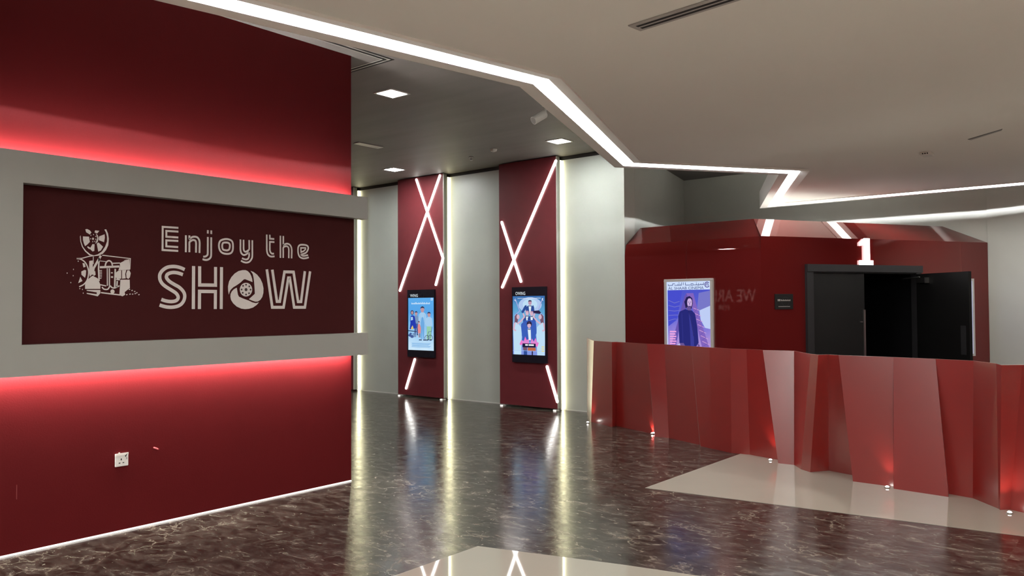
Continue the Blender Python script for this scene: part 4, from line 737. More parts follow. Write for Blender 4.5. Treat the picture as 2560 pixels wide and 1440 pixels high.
A.poly([(222, 500), (240, 360), (258, 345), (276, 360), (296, 500), (284, 745), (262, 745), (258, 560), (250, 745), (230, 745)], c['mid'])
A.line([(205, 270), (222, 420), (230, 500)], 5, c['mid']); A.line([(310, 270), (296, 420), (290, 500)], 5, c['mid'])
figure(A, 375, 258, 500, c['pale'], c['green'], c['skin'], c['hair'], 1.0)
figure(A, 145, 245, 430, c['grey'], c['navy'], c['skin'], c['hair'], 0.9)
A.ell(72, 265, 30, 42, c['hair']); A.ell(72, 268, 20, 30, c['skin'])
A.poly([(45, 330), (70, 315), (100, 320), (120, 340), (140, 470), (150, 545), (95, 560), (85, 500), (60, 565), (25, 570), (40, 450), (35, 400)], c['blue'])
A.poly([(50, 345), (85, 345), (88, 400), (45, 410)], c['pale']); A.poly([(55, 540), (78, 500), (95, 545), (92, 570), (50, 570)], c['yellow'])
A.ell(195, 440, 16, 22, c['skin']); A.poly([(178, 438), (195, 415), (212, 438)], c['hair'])
A.poly([(172, 540), (180, 470), (210, 470), (232, 545), (225, 640), (180, 640)], c['coral'])
A.rect(185, 640, 198, 715, c['skin']); A.rect(206, 640, 218, 715, c['dark'])
A.poly([(0, 588), (150, 602), (150, 618), (0, 604)], c['dark'])
for x, y, r in ((30, 680, 30), (70, 700, 34), (120, 690, 28), (45, 650, 22), (100, 655, 24)):
    A.ell(x, y, r, r * .8, c['navy'] if x % 20 else c['grey'])
for x, y in ((340, 720), (400, 715)):
    A.line([(x + 38 * math.cos(k * .52), y + 48 * math.sin(k * .52)) for k in range(12)], 8, c['dark'], True)
A.line([(340, 720), (365, 610), (400, 715), (430, 520)], 7, c['dark']); A.line([(365, 610), (420, 600)], 7, c['navy'])
for k in range(5):
    A.rect(60 + 12 * (k % 2), 815 + k * 17, 405 - 18 * (k % 3), 823 + k * 17, c['mid'])
A.mb.build('screen', t1)

# tuxedo picture (units: 530 x 985)
t2, A = display(D['disp2'], 'tall poster screen showing a tower of people in tuxedos', 'OWING')
A.w, A.h = 530, 985
bg = screen_ramp('picture_teal_wash', [srgb(130, 150, 225), srgb(120, 150, 225), srgb(150, 190, 235), srgb(95, 165, 210), srgb(60, 110, 175)], 1.0)
A.rect(0, 0, 530, 985, bg)
c2 = art_mats(1.0, tux=(48, 78, 150), tux2=(60, 95, 185), shirt=(222, 238, 248), skin=(215, 180, 200), skin2=(190, 150, 175), hair=(48, 38, 72), brown=(120, 85, 105), dress=(190, 222, 245), pink=(238, 120, 205), plate=(28, 28, 62), white=(245, 250, 255), orange=(190, 105, 75), pale=(175, 200, 238), lil=(170, 170, 225), gold=(225, 215, 150))
A.ell(285, 150, 190, 130, c2['pale']); A.ell(285, 140, 120, 90, c2['dress'])
for s in (-1, 1):
    A.line([(265 + s * 225, 40), (265 + s * 150, 250), (265 + s * 235, 330)], 12, c2['lil'])
A.rect(80, 35, 460, 41, c2['white']); A.poly([(478, 42), (500, 42), (486, 62), (505, 80), (482, 76)], c2['white']); A.line([(25, 60), (55, 85)], 8, c2['white'])
def bust(x, y, s, tux, skin, hair, face=True):
    A.poly([(x - 62 * s, y + 190 * s), (x - 58 * s, y + 95 * s), (x - 22 * s, y + 72 * s), (x + 22 * s, y + 72 * s), (x + 58 * s, y + 95 * s), (x + 62 * s, y + 190 * s)], tux)
    A.poly([(x - 20 * s, y + 72 * s), (x + 20 * s, y + 72 * s), (x + 8 * s, y + 190 * s), (x - 8 * s, y + 190 * s)], c2['shirt'])
    A.ell(x, y + 34 * s, 24 * s, 34 * s, skin)
    A.poly([(x - 25 * s, y + 30 * s), (x - 22 * s, y + 2 * s), (x, y - 6 * s), (x + 22 * s, y + 2 * s), (x + 25 * s, y + 30 * s), (x + 18 * s, y + 14 * s), (x - 18 * s, y + 14 * s)], hair)
    A.poly([(x - 16 * s, y + 70 * s), (x, y + 76 * s), (x + 16 * s, y + 70 * s), (x + 16 * s, y + 88 * s), (x, y + 82 * s), (x - 16 * s, y + 88 * s)], c2['hair'])
bust(285, 75, 1.15, c2['tux'], c2['skin2'], c2['hair'])
A.poly([(140, 270), (200, 160), (230, 150), (225, 210), (170, 290)], c2['tux']); A.poly([(360, 270), (345, 165), (330, 150), (330, 240)], c2['tux'])
bust(238, 250, 1.1, c2['tux'], c2['skin'], c2['skin2']); bust(312, 258, 1.1, c2['tux'], c2['skin'], c2['skin2'])
A.poly([(130, 600), (140, 470), (200, 410), (370, 400), (385, 470), (390, 620), (350, 700), (160, 700)], c2['tux2'])
A.poly([(150, 760), (165, 580), (240, 540), (300, 540), (370, 580), (385, 760)], c2['tux2'])
A.poly([(245, 545), (295, 545), (300, 740), (262, 740)], c2['shirt'])
A.ell(272, 470, 42, 52, c2['hair']); A.ell(270, 490, 30, 48, c2['skin']); A.poly([(240, 478), (250, 446), (290, 444), (302, 478), (272, 462)], c2['hair'])
A.poly([(250, 548), (270, 556), (292, 548), (292, 568), (270, 562), (250, 568)], c2['hair'])
for s in (-1, 1):
    X = lambda v: 268 + s * v
    A.poly([(X(165), 330), (X(205), 300), (X(235), 340), (X(240), 480), (X(200), 500), (X(185), 420)], c2['brown'])
    A.ell(X(180), 350, 26, 40, c2['skin'])
    A.poly([(X(250), 985), (X(262), 520), (X(225), 440), (X(190), 455), (X(130), 520), (X(120), 640), (X(130), 985)], c2['dress'])
    A.line([(X(195), 470), (X(130), 420), (X(75), 350), (X(95), 290)], 24, c2['skin'])
    A.line([(X(235), 450), (X(255), 560), (X(215), 585)], 26, c2['skin'])
A.poly([(330, 250), (430, 240), (465, 280), (440, 300), (360, 290)], c2['hair'])
A.poly([(110, 810), (140, 740), (180, 760), (205, 680), (230, 740), (262, 720), (268, 800), (290, 800), (315, 710), (345, 760), (372, 700), (392, 760), (425, 780), (400, 850), (330, 800), (180, 800), (130, 830)], c2['pink'])
for x in range(165, 400, 32):
    A.rect(x, 745, x + 9, 790, c2['lil'])
A.rect(160, 795, 375, 860, c2['plate'])
for x0, x1 in ((205, 250), (262, 345)):
    A.rect(x0, 808, x1, 832, c2['white'])
A.rect(170, 860, 235, 905, c2['brown']); A.rect(245, 862, 375, 915, c2['orange']); A.rect(180, 905, 235, 985, c2['tux']); A.rect(310, 915, 330, 985, c2['hair'])
A.rect(0, 915, 530, 921, c2['pale'])
for k, y in enumerate((835, 870, 905)):
    A.rect(470 - (k % 2) * 4, y, 515, y + 18, c2['gold'])
A.mb.build('screen', t2)

# ------------------------------------------------------------------ red cinema entrance: booth, door, numeral, posters
bo = D['booth']
B0 = Vector((bo['B'][0], bo['B'][1])); dr = Vector(bo['dir'][:2]); nr = Vector(bo['nrm'][:2])
def fp(s, off, z):
    """point on the entrance face: s along it, off metres in front of it, height z"""
    p = B0 + dr * s - nr * off
    return Vector((p.x, p.y, z))
S_END = bo['len']
s_a, s_b = 0.79, 2.60                 # door opening in the face
z_d = 2.06
booth = thing('entrance_booth', 'glossy dark red faceted cinema entrance block behind the folded barrier', 'booth', (-4.0, 11.0, 0))
YBf = 10.09
# left face with a rolled top bend into the sloping roof facet
rg = [Vector(p) for p in bo['ridge']]
rc = rg[1]
zl = 2.523
prof = []
LEAN = math.radians(22)
R = 0.24 / math.sin(LEAN)
for k in range(11):
    a = LEAN * k / 10
    prof.append((YBf + R * (1 - math.cos(a)), zl - 0.24 + R * math.sin(a)))
run = [(YBf, 0.0)] + prof
def xi_right(y):
    return -4.03
mb = MB()
xm = -5.10
for (x0, x1) in ((-6.094, xm - 0.0012), (xm + 0.0012, None)):
    for (y0, z0), (y1, z1) in zip(run[:-1], run[1:]):
        xa = x1 if x1 is not None else xi_right(y0); xb_ = x1 if x1 is not None else xi_right(y1)
        mb.face([(x0, y0, z0), (xa, y0, z0), (xb_, y1, z1), (x0, y1, z1)], M['booth'])
o = mb.build('wall_cladding', booth, merge=True)
for p in o.data.polygons: p.use_smooth = True
o.data.set_sharp_from_angle(angle=math.radians(30))
# right face, pierced by the door
mb = MB()
zr0, zr1 = 2.523, 2.525
zt = lambda s: zr0 + (zr1 - zr0) * s / S_END
def fq(s0, s1, za0, za1, zb0, zb1, off=0.0):
    mb.face([fp(s0, off, za0), fp(s1, off, za1), fp(s1, off, zb1), fp(s0, off, zb0)], M['booth'])
fq(0, s_a, 0, 0, zt(0), zt(s_a)); fq(s_a, s_b, z_d, z_d, zt(s_a), zt(s_b)); fq(s_b, S_END, 0, 0, zt(s_b), zt(S_END))
mb.build('door_wall', booth, merge=True)
# sloping roof facets
yb1, zb1 = prof[-1]
ll = Vector((-6.094, yb1, zb1)); lr = Vector((-4.03, yb1, zb1))
rl = fp(0, 0, zr0); rr = fp(S_END, 0, zr1)
mb = MB()
mb.face([ll, lr, rc, rg[0]], M['booth'])
mb.build('roof_facet', booth)
mb = MB()
mb.face([rl, rr, rg[2], rc], M['booth'])
mb.build('roof_facet', booth)
mb = MB()
mb.face([lr, rl, rc], M['booth'])
mb.face([(-4.03, YBf, zl)] + [(-4.03, y, z) for y, z in prof], M['booth'])
mb.face([rg[0], rc, rg[2], (rg[2].x, YF - 0.01, rg[2].z), (-6.094, YF - 0.01, rg[0].z)], M['grey_plastic'])
mb.face([ll, rg[0], (-6.094, YF - 0.01, rg[0].z), (-6.094, YF - 0.01, ll.z)], M['booth'])
mb.build('roof_deck', booth)
# dark hall behind the opening
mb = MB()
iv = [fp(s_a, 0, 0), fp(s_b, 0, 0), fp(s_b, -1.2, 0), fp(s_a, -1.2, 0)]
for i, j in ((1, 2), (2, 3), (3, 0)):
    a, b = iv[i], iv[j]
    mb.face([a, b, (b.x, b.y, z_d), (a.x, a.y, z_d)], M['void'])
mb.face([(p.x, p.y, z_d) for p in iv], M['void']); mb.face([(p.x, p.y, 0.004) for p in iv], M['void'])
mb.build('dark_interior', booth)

def bar_on_face(mb, s0, s1, z0, z1, o0, o1, m):
    P = [fp(s0, o0, z0), fp(s1, o0, z0), fp(s1, o0, z1), fp(s0, o0, z1)]
    d = fp(0, o1, 0) - fp(0, o0, 0)
    mb.solid(P, d, m)
door = thing('door_1', 'black double door of the red entrance, right leaf standing open', 'door', fp(1.70, 0, 0))
door['kind'] = 'structure'
mb = MB()
bar_on_face(mb, 0.700, 0.806, 0.0, 2.16, -0.05, 0.045, M['frame_black'])
bar_on_face(mb, 2.590, 2.690, 0.0, 2.06, -0.05, 0.045, M['frame_black'])
bar_on_face(mb, 0.700, 2.700, 2.062, 2.160, -0.05, 0.06, M['frame_black'])
bar_on_face(mb, 0.79, 2.690, 2.046, 2.063, -0.05, 0.03, M['black'])
mb.build('door_frame', door)
lf = MB()
bar_on_face(lf, 0.808, 1.700, 0.01, 2.042, -0.045, 0.0, M['black'])
leaf = lf.build('door_leaf', door)
for (s0, za) , (_, zb_) in zip(bo['hinges'][::2], bo['hinges'][1::2]):
    mb = MB(); bar_on_face(mb, 0.800, 0.810, zb_, za, 0.0, 0.012, M['steel']); mb.build('hinge', leaf)
mb = MB()
bar_on_face(mb, 1.668, 1.698, 0.90, 1.545, 0.002, 0.02, M['steel'])
mb.build('handle', leaf)['label'] = 'upright steel pull handle'
mb = MB()
bar_on_face(mb, 1.615, 1.655, 1.372, 1.384, 0.0, 0.02, M['steel'])
mb.build('latch', leaf)
# open leaf: hinged at the far jamb, swung out towards the barrier
hg = fp(2.590, 0.045, 0)
ed = Vector(bo['leafend']); dl = Vector((ed.x - hg.x, ed.y - hg.y, 0)); LW = dl.length
dl.normalize()
dn = Vector((-dl.y, dl.x, 0))          # away from the viewer
def lp(s, off, z): return hg + dl * s - dn * off + Vector((0, 0, z))
def bar_on_leaf(mb, s0, s1, z0, z1, o0, o1, m):
    mb.solid([lp(s0, o0, z0), lp(s1, o0, z0), lp(s1, o0, z1), lp(s0, o0, z1)], lp(0, o1, 0) - lp(0, o0, 0), m)
mb = MB(); bar_on_leaf(mb, 0.0, LW, 0.01, 2.042, -0.045, 0.0, M['black_leaf'])
leaf2 = mb.build('door_leaf', door)
mb = MB()
bar_on_leaf(mb, 0.05, 0.21, 1.915, 1.985, 0.0, 0.05, M['black'])
bar_on_leaf(mb, 0.21, 0.235, 1.91, 1.988, 0.0, 0.055, M['steel'])
mb.build('door_closer', leaf2)
mb = MB()
mb.tube(lp(-0.20, 0.05, 1.985), lp(0.13, 0.06, 1.995), 0.008, M['steel'], 10)
mb.build('closer_arm', leaf2)
mb = MB(); bar_on_leaf(mb, LW - 0.14, LW - 0.055, 0.95, 1.33, 0.0, 0.004, M['frame_black']); mb.build('push_plate', leaf2)

# lit numeral above the door
(s0, z1), (s1, z0) = bo['one']
z0 = 2.162
s0 -= 0.004; s1 += 0.010
mb = MB()
def one_p(u, v): return (s0 + (s1 - s0) * u, z0 + (z1 - z0) * v)
shape = [(0.0, 0.0), (1.0, 0.0), (1.0, 0.17), (0.74, 0.17), (0.74, 1.0), (0.36, 1.0), (0.02, 0.84), (0.02, 0.72), (0.36, 0.76), (0.36, 0.17), (0.0, 0.17)]
P = []
for u, v in shape:
    s, z = one_p(u, v); P.append((s, z))
def num_poly(pts):
    mb.solid([fp(s, 0.03, z) for s, z in pts], fp(0, 0.004, 0) - fp(0, 0.03, 0), G['one'])
num_poly([P[0], P[1], P[2], P[10]]); num_poly([P[9], P[3], P[4], P[5]]); num_poly([P[5], P[6], P[7], P[8]])
tag(mb.build('lit_numeral'), 'glowing white numeral 1 standing on the black door frame', 'sign')

# dark plaque beside the door
(s0, z1), (s1, z0) = bo['plaque']
pq = thing('plaque', 'small black square plaque on the red wall beside the door', 'plaque', fp((s0 + s1) / 2, 0, z0))
mb = MB(); bar_on_face(mb, s0, s1, z0, z1, 0.0, 0.014, M['black']); mb.build('plate', pq, bevel=0.002)
mb = MB()
ws = s1 - s0; hs = z1 - z0
def pl(u0, v0, u1, v1):
    mb.face([fp(s0 + ws * u0, 0.0146, z1 - hs * v1), fp(s0 + ws * u1, 0.0146, z1 - hs * v1), fp(s0 + ws * u1, 0.0146, z1 - hs * v0), fp(s0 + ws * u0, 0.0146, z1 - hs * v0)], M['grey_plastic'])
pl(.14, .34, .20, .47); pl(.22, .34, .28, .47)
for k in range(9):
    pl(.32 + k * .06, .36 + .03 * (k % 2), .36 + k * .06, .46)
for k in range(13):
    pl(.18 + k * .05, .80, .215 + k * .05, .845)
mb.build('lettering', pq)
mb = MB()
cx, cz = (s0 + s1) / 2 + .02, (z0 + z1) / 2
for k in range(16):
    a0, a1 = 2 * math.pi * k / 16, 2 * math.pi * (k + .7) / 16
    mb.face([fp(cx + r_ * math.cos(a), 0.0144, cz + r_ * math.sin(a)) for r_, a in ((.055, a0), (.062, a0), (.062, a1), (.055, a1))], M['frame_black'])
mb.build('emblem', pq)

# lit poster cases
def lightbox(O, X, N, w, h, label, group='lit poster cases on the red entrance'):
    """O = lower left corner on the wall, X along the wall, N out of the wall"""
    O = Vector(O); X = Vector(X); N = Vector(N); Zv = Vector((0, 0, 1))
    t = thing('poster_case', label, 'poster', O + X * (w / 2), group)
    fw = 0.034
    mb = MB()
    def bar(a0, b0, a1, b1):
        mb.solid([O + X * a0 + Zv * b0 + N * .05, O + X * a1 + Zv * b0 + N * .05, O + X * a1 + Zv * b1 + N * .05, O + X * a0 + Zv * b1 + N * .05], -N * .049, M['silver'])
    bar(0, 0, w, fw); bar(0, h - fw, w, h); bar(0, fw, fw, h - fw); bar(w - fw, fw, w, h - fw)
    mb.build('frame', t, bevel=0.003)
    mb = MB(); mb.solid([O + X * fw + Zv * fw + N * .03, O + X * (w - fw) + Zv * fw + N * .03, O + X * (w - fw) + Zv * (h - fw) + N * .03, O + X * fw + Zv * (h - fw) + N * .03], -N * .029, M['white_plastic'])
    mb.build('back_panel', t)
    A = Art(O + X * fw + Zv * (h - fw) + N * .0302, X * (w - 2 * fw), -Zv * (h - 2 * fw), N, 1, 1)
    return t, A
b1 = bo['box1']
x0 = (b1[0][0] + b1[3][0]) / 2 - 0.012; x1 = (b1[1][0] + b1[2][0]) / 2
pc, A = lightbox((x0, YBf, 0.86), (1, 0, 0), (0, -1, 0), x1 - x0, 1.987 - 0.86, 'lit silver poster case showing a man in a long dark coat on violet')
# units follow the poster: x 185..1008, y 92..1420
class Shift:
    pass
A.w, A.h = 823, 1328
c3 = art_mats(1.0, paper=(205, 222, 250), ink=(40, 50, 120), violet=(70, 45, 140), coat=(40, 42, 120), coat2=(58, 60, 150), face=(205, 175, 225), shade=(105, 85, 150), hair=(38, 32, 82), pink=(238, 165, 225), mauve=(130, 100, 190), mauve2=(105, 85, 175), pale=(190, 205, 245), rose=(215, 165, 215), steel=(120, 120, 200))
bg = screen_ramp('picture_violet_wash', [srgb(190, 150, 215), srgb(165, 140, 215), srgb(110, 110, 215), srgb(85, 90, 205), srgb(70, 80, 200)], 1.0)
A.rect(0, 0, 823, 1328, c3['paper'])
A.rect(14, 150, 812, 1328, bg)
o_ = lambda pts: [(x - 185, y - 92) for x, y in pts]
A.poly(o_([(790, 300), (1000, 260), (1000, 900), (860, 860), (760, 560)]), c3['steel'])
A.poly(o_([(800, 600), (1000, 520), (1000, 920), (900, 900), (820, 760)]), c3['pale'])
A.poly(o_([(200, 250), (480, 250), (380, 760), (210, 880)]), glow('picture_cobalt', srgb(72, 78, 205), 1.0))
for k in range(5):
    A.line(o_([(215, 420 + k * 90), (330, 470 + k * 70), (430, 440 + k * 80)]), 10, c3['steel'])
# slanting girders behind the figure
A.poly(o_([(560, 300), (690, 300), (790, 680), (1000, 1320), (860, 1320), (760, 900), (700, 640)]), c3['mauve'])
A.poly(o_([(520, 360), (560, 300), (600, 420), (440, 820), (330, 1320), (230, 1320), (400, 760)]), c3['mauve2'])
for k in range(7):
    A.line(o_([(690 + k * 26, 560 + k * 95), (800 + k * 30, 600 + k * 98)]), 9, c3['rose'])
    A.line(o_([(700 + k * 28, 640 + k * 95), (760 + k * 32, 570 + k * 98)]), 7, c3['mauve2'])
A.rect(14, 1168, 812, 1328, c3['rose'])
A.poly(o_([(200, 1300), (420, 1180), (480, 1290), (480, 1340), (200, 1340)]), c3['pale'])
# standing man in a long coat
A.poly(o_([(545, 560), (520, 450), (560, 370), (620, 350), (670, 390), (680, 480), (650, 580)]), c3['hair'])
A.poly(o_([(560, 540), (640, 540), (655, 640), (580, 640)]), c3['shade'])
A.ell(620 - 185, 465 - 92, 46, 88, c3['face'], 22)
A.poly(o_([(572, 430), (580, 372), (620, 360), (660, 380), (668, 430), (640, 392), (600, 392)]), c3['hair'])
A.rect(588 - 185, 452 - 92, 610 - 185, 460 - 92, c3['hair']); A.rect(630 - 185, 452 - 92, 652 - 185, 460 - 92, c3['hair'])
A.poly(o_([(616, 465), (624, 465), (630, 500), (612, 500)]), c3['shade'])
A.poly(o_([(590, 520), (650, 520), (640, 560), (600, 560)]), c3['shade']); A.rect(604 - 185, 534 - 92, 636 - 185, 540 - 92, c3['hair'])
A.poly(o_([(400, 700), (430, 620), (540, 575), (600, 600), (660, 600), (720, 660), (760, 900), (780, 1160), (730, 1230), (735, 1420), (490, 1420), (490, 1200), (420, 1170)]), c3['coat'])
A.poly(o_([(600, 600), (640, 720), (690, 1000), (700, 1420), (640, 1420), (620, 900)]), c3['coat2'])
A.line(o_([(600, 610), (650, 800), (690, 1050)]), 7, c3['hair']); A.line(o_([(470, 650), (480, 900), (490, 1180)]), 6, c3['coat2'])
A.poly(o_([(425, 1170), (500, 1170), (540, 1240), (525, 1250), (495, 1215), (505, 1300), (480, 1300), (450, 1230)]), c3['shade'])
A.poly(o_([(765, 1165), (800, 1200), (800, 1270), (780, 1285), (760, 1230)]), c3['shade'])
A.poly(o_([(490, 1330), (735, 1330), (735, 1420), (490, 1420)]), c3['coat'])
for k in range(9):
    A.rect(52, 868 + k * 42, 175 - 14 * (k % 2), 893 + k * 42, c3['pink'])
# header: ring mark, Arabic line, Latin line
ink = c3['ink']
st = [([(885, 120), (885, 158), (700, 158)], 9), ([(855, 138), (855, 158)], 8), ([(825, 138), (825, 158)], 8), ([(790, 130), (790, 158)], 8), ([(752, 130), (752, 158)], 8), ([(545, 112), (545, 158), (640, 158)], 9),
      ([(505, 110), (505, 158)], 9), ([(472, 110), (472, 158), (335, 158)], 9), ([(448, 138), (448, 158)], 8), ([(424, 138), (424, 158)], 8), ([(400, 138), (400, 158)], 8), ([(345, 132), (300, 132), (300, 158), (215, 158), (215, 138)], 9)]
for pts, w in st:
    A.line(o_(pts), w, ink)
A.line(o_([(690, 138), (650, 138), (650, 165), (690, 165)]), 8, ink, True)
for x, y in ((752, 114), (796, 176), (780, 176), (424, 112), (412, 124), (436, 124), (240, 178)):
    A.ell(x - 185, y - 92, 5.5, 5.5, ink, 8)
A.k += 1
text_into(A.mb, 'AL SHAAB CINEMA', A.P(0, 0), A.X / A.w, A.Y / A.h, (30, 143, 700, 95), ink)
for r_, a0, a1, w in ((42, 0.5, 5.6, 13), (22, 2.2, 7.4, 10)):
    A.line([(763 + r_ * math.cos(a0 + (a1 - a0) * k / 20), 66 + r_ * 1.05 * math.sin(a0 + (a1 - a0) * k / 20)) for k in range(21)], w, c3['violet'])
A.ell(763, 66, 8, 8, c3['violet'], 10)
A.mb.build('poster', pc)
# second case on the far side of the door, mostly covered by the open leaf
pc2, A = lightbox(fp(2.945, 0.0, 0.86), (dr.x, dr.y, 0), (-nr.x, -nr.y, 0), 0.735, 1.987 - 0.86, 'lit silver poster case half hidden by the open black door')
A.rect(0, 0, 1, 1, glow('picture_cool_white', srgb(205, 215, 250), 1.3))
A.rect(0.05, 0.14, 0.96, 0.98, bg)
A.mb.build('poster', pc2)

# ------------------------------------------------------------------ folded red metal barrier
bar_t = thing('folded_barrier', 'waist-high folded red metal barrier in front of the cinema entrance', 'barrier', (-3.2, 8.0, 0))
CE = D['counter']
CE[0][0][1] = min(CE[0][0][1], 10.02)
BACK = Vector((-0.012, 0.04, 0))
def panel(T0, B0_, T1, B1):
    """one fold: a sheet ruled between two slanting edges, 12 strips so that a slight twist stays smooth"""
    T0, B0_, T1, B1 = (Vector(p) for p in (T0, B0_, T1, B1))
    mb = MB()
    n = 12
    for k in range(n):
        a, b = k / n, (k + 1) / n
        P = [B0_.lerp(T0, a), B1.lerp(T1, a), B1.lerp(T1, b), B0_.lerp(T0, b)]
        if (P[2] - P[3]).length < 1e-5: P = P[:3]
        mb.face(P, M['barrier'])
        mb.face([p + BACK for p in reversed(P)], M['barrier'])
        mb.face([P[0], P[-1], P[-1] + BACK, P[0] + BACK], M['barrier'])
        mb.face([P[1], P[1] + BACK, P[2] + BACK, P[2]], M['barrier'])
        if k == n - 1 and len(P) == 4:
            mb.face([P[3], P[2], P[2] + BACK, P[3] + BACK], M['barrier'])
    o = mb.build('panel', bar_t, smooth=True)
    o.data.set_sharp_from_angle(angle=math.radians(20))
edges = [(Vector(t), [Vector(b) for b in bs]) for t, bs in CE]
x, y = edges[-1][0].x, edges[-1][0].y
for k, (dx, dy, bx, by) in enumerate(((0.30, -0.22, 0.34, -0.12), (0.62, -0.10, 0.55, -0.16), (0.9, -0.34, 0.95, -0.25), (1.3, -0.28, 1.25, -0.38), (1.6, -0.55, 1.65, -0.5), (2.1, -0.5, 2.0, -0.6))):
    edges.append((Vector((x + dx, y + dy, 1.135)), [Vector((x - 0.07 + bx, y + 0.1 + by, 0))]))
for (t0, b0s), (t1, b1s) in zip(edges[:-1], edges[1:]):
    panel(t0, b0s[-1], t1, b1s[0])
    if len(b1s) > 1:
        panel(t1, b1s[0], t1, b1s[1])

# ------------------------------------------------------------------ small floor uplights
up = None
labs = ['small floor uplight at the far end of the red barrier', 'small floor uplight at the first wide pale-red fold of the barrier', 'small floor uplight where the beige inlay meets the barrier', 'small floor uplight at the broad pale-red panel on the beige inlay', 'small floor uplight at the nearer end of the barrier']
for (x, y, z), lab in zip(D['uplights'], labs):
    y -= 0.035
    if up is None:
        up = thing('floor_uplight', lab, 'uplight', (x, y, 0.0), 'floor uplights along the barrier')
        mb = MB(); mb.tube((x, y, 0.0024), (x, y, 0.012), 0.024, M['steel'], 18); mb.build('rim', up)
        mb = MB(); mb.tube((x, y, 0.0121), (x, y, 0.019), 0.016, G['up'], 14, 0.010); mb.build('lens', up)
        sl = bpy.data.lights.new('uplight_beam', 'SPOT')
        sl.energy = 6.0; sl.spot_size = math.radians(70); sl.spot_blend = 1.0; sl.shadow_soft_size = 0.012; sl.color = (1.0, 0.90, 0.80)
        so = bpy.data.objects.new('beam', sl); COL.objects.link(so)
        so.location = (x, y, 0.024)
        so.rotation_euler = (math.radians(180 - 14), 0, 0)
        hang(so, up)
    else:
        dup(up, (x, y, 0.0), lab, 'floor uplights along the barrier')
gl = None  # glowing blocks added in place of strip light spilling under the panels
for x, lab in ((-10.77, 'tiny added glow for light spilling under the blue-poster panel, side away from the edge strip'), (-9.70, 'tiny added glow for light spilling under the blue-poster panel, side of the edge strip'),
               (-8.33, 'tiny added glow for light spilling under the tuxedo-poster panel, side away from the recess'), (-7.26, 'tiny added glow for light spilling under the tuxedo-poster panel, side of the recess')):
    y = YR - 0.02
    if gl is None:
        gl = thing('foot_glow', lab, 'light', (x, y, 0), 'added glows under the maroon panels')
        mb = MB(); mb.box((x - 0.035, y - 0.02, 0.0), (x + 0.035, y + 0.06, 0.018), M['white_plastic']); mb.build('body', gl, bevel=0.003)
        mb = MB(); mb.box((x - 0.028, y - 0.0215, 0.003), (x + 0.028, y - 0.0201, 0.016), G['base']); mb.build('lens', gl)
    else:
        dup(gl, (x, y, 0), lab, 'added glows under the maroon panels')

# ------------------------------------------------------------------ ceiling fittings
dn_ = None
for (x, y, z), lab in zip(D['down'], ('square downlight in the dark ceiling, the largest and closest one', 'square downlight in the dark ceiling beside the zigzag light line', 'square downlight in the dark ceiling, farthest away near the red wall')):
    if dn_ is None:
        dn_ = thing('downlight', lab, 'downlight', (x, y, ZC), 'square downlights in the dark ceiling')
        mb = MB(); a, b = 0.145, 0.118
        for p, q in (((-a, -a), (a, -b)), ((-a, b), (a, a)), ((-a, -b), (-b, b)), ((b, -b), (a, b))):
            mb.box((x + p[0], y + p[1], ZC - 0.008), (x + q[0], y + q[1], ZC - 0.0005), M['white_plastic'])
        mb.build('trim_ring', dn_)
        mb = MB(); mb.box((x - b, y - b, ZC - 0.006), (x + b, y + b, ZC - 0.0015), G['down']); mb.build('lens', dn_)
    else:
        dup(dn_, (x, y, ZC), lab, 'square downlights in the dark ceiling')
for x, y in ((-10.07, 5.9), (-13.6, 5.9), (-13.6, 9.15)):  # unseen downlights added along the same grid to brighten the hall
    dup(dn_, (x, y, ZC), 'square downlight added in the dark ceiling, hidden behind the red wall', 'square downlights in the dark ceiling')

# unseen fill lights added in the white ceiling to brighten the lobby
lob = None
for k, (x, y) in enumerate(((1.4, 3.6), (0.7, 8.6), (3.2, 2.2), (0.6, 0.2), (2.6, -1.6), (-1.4, -2.6))):
    lab = ('square fill light added in the white ceiling over the lobby, outside the view')
    if lob is None:
        lob = thing('downlight', lab, 'downlight', (x, y, ZS + 0.012), 'fill lights added in the white ceiling')
        mb = MB(); a, b = 0.145, 0.118
        for p, q in (((-a, -a), (a, -b)), ((-a, b), (a, a)), ((-a, -b), (-b, b)), ((b, -b), (a, b))):
            mb.box((x + p[0], y + p[1], ZS + 0.004), (x + q[0], y + q[1], ZS + 0.0115), M['white_plastic'])
        mb.build('trim_ring', lob)
        mb = MB(); mb.box((x - b, y - b, ZS + 0.006), (x + b, y + b, ZS + 0.0105), G['lobby']); mb.build('lens', lob)
    else:
        dup(lob, (x, y, ZS + 0.012), lab, 'fill lights added in the white ceiling')

(xa, ya, _), (xb2, yb2, _) = D['lin']
xm = (xa + xb2) / 2
ld = thing('linear_diffuser', 'short white slot grille in the dark ceiling', 'air vent', (xm, (ya + yb2) / 2, ZC))
mb = MB(); mb.box((xm - 0.06, ya - 0.05, ZC - 0.012), (xm + 0.06, yb2 + 0.03, ZC - 0.001), M['white_plastic']); mb.build('frame', ld, bevel=0.003)
mb = MB(); mb.box((xm - 0.012, ya - 0.02, ZC - 0.0128), (xm + 0.012, yb2, ZC - 0.0119), M['grey_plastic']); mb.build('slot', ld)

sd = thing('slot_diffuser', 'L-shaped black slot grille in the dark ceiling by the red wall', 'air vent', (-5.62, 5.08, ZC))
mb = MB()
cx, cy = -5.60, 5.10
for k in range(4):
    o_d = 0.026 * k
    m_ = M['dark_hole'] if k % 2 == 0 else M['silver']
    w_ = 0.018 if k % 2 == 0 else 0.007
    mb.box((cx - o_d - w_, 3.2, ZC - 0.004), (cx - o_d, cy - o_d, ZC - 0.0006), m_)
    mb.box((-9.0, cy - o_d - w_, ZC - 0.004), (cx - o_d - w_, cy - o_d, ZC - 0.0006), m_)
mb.build('slots', sd)

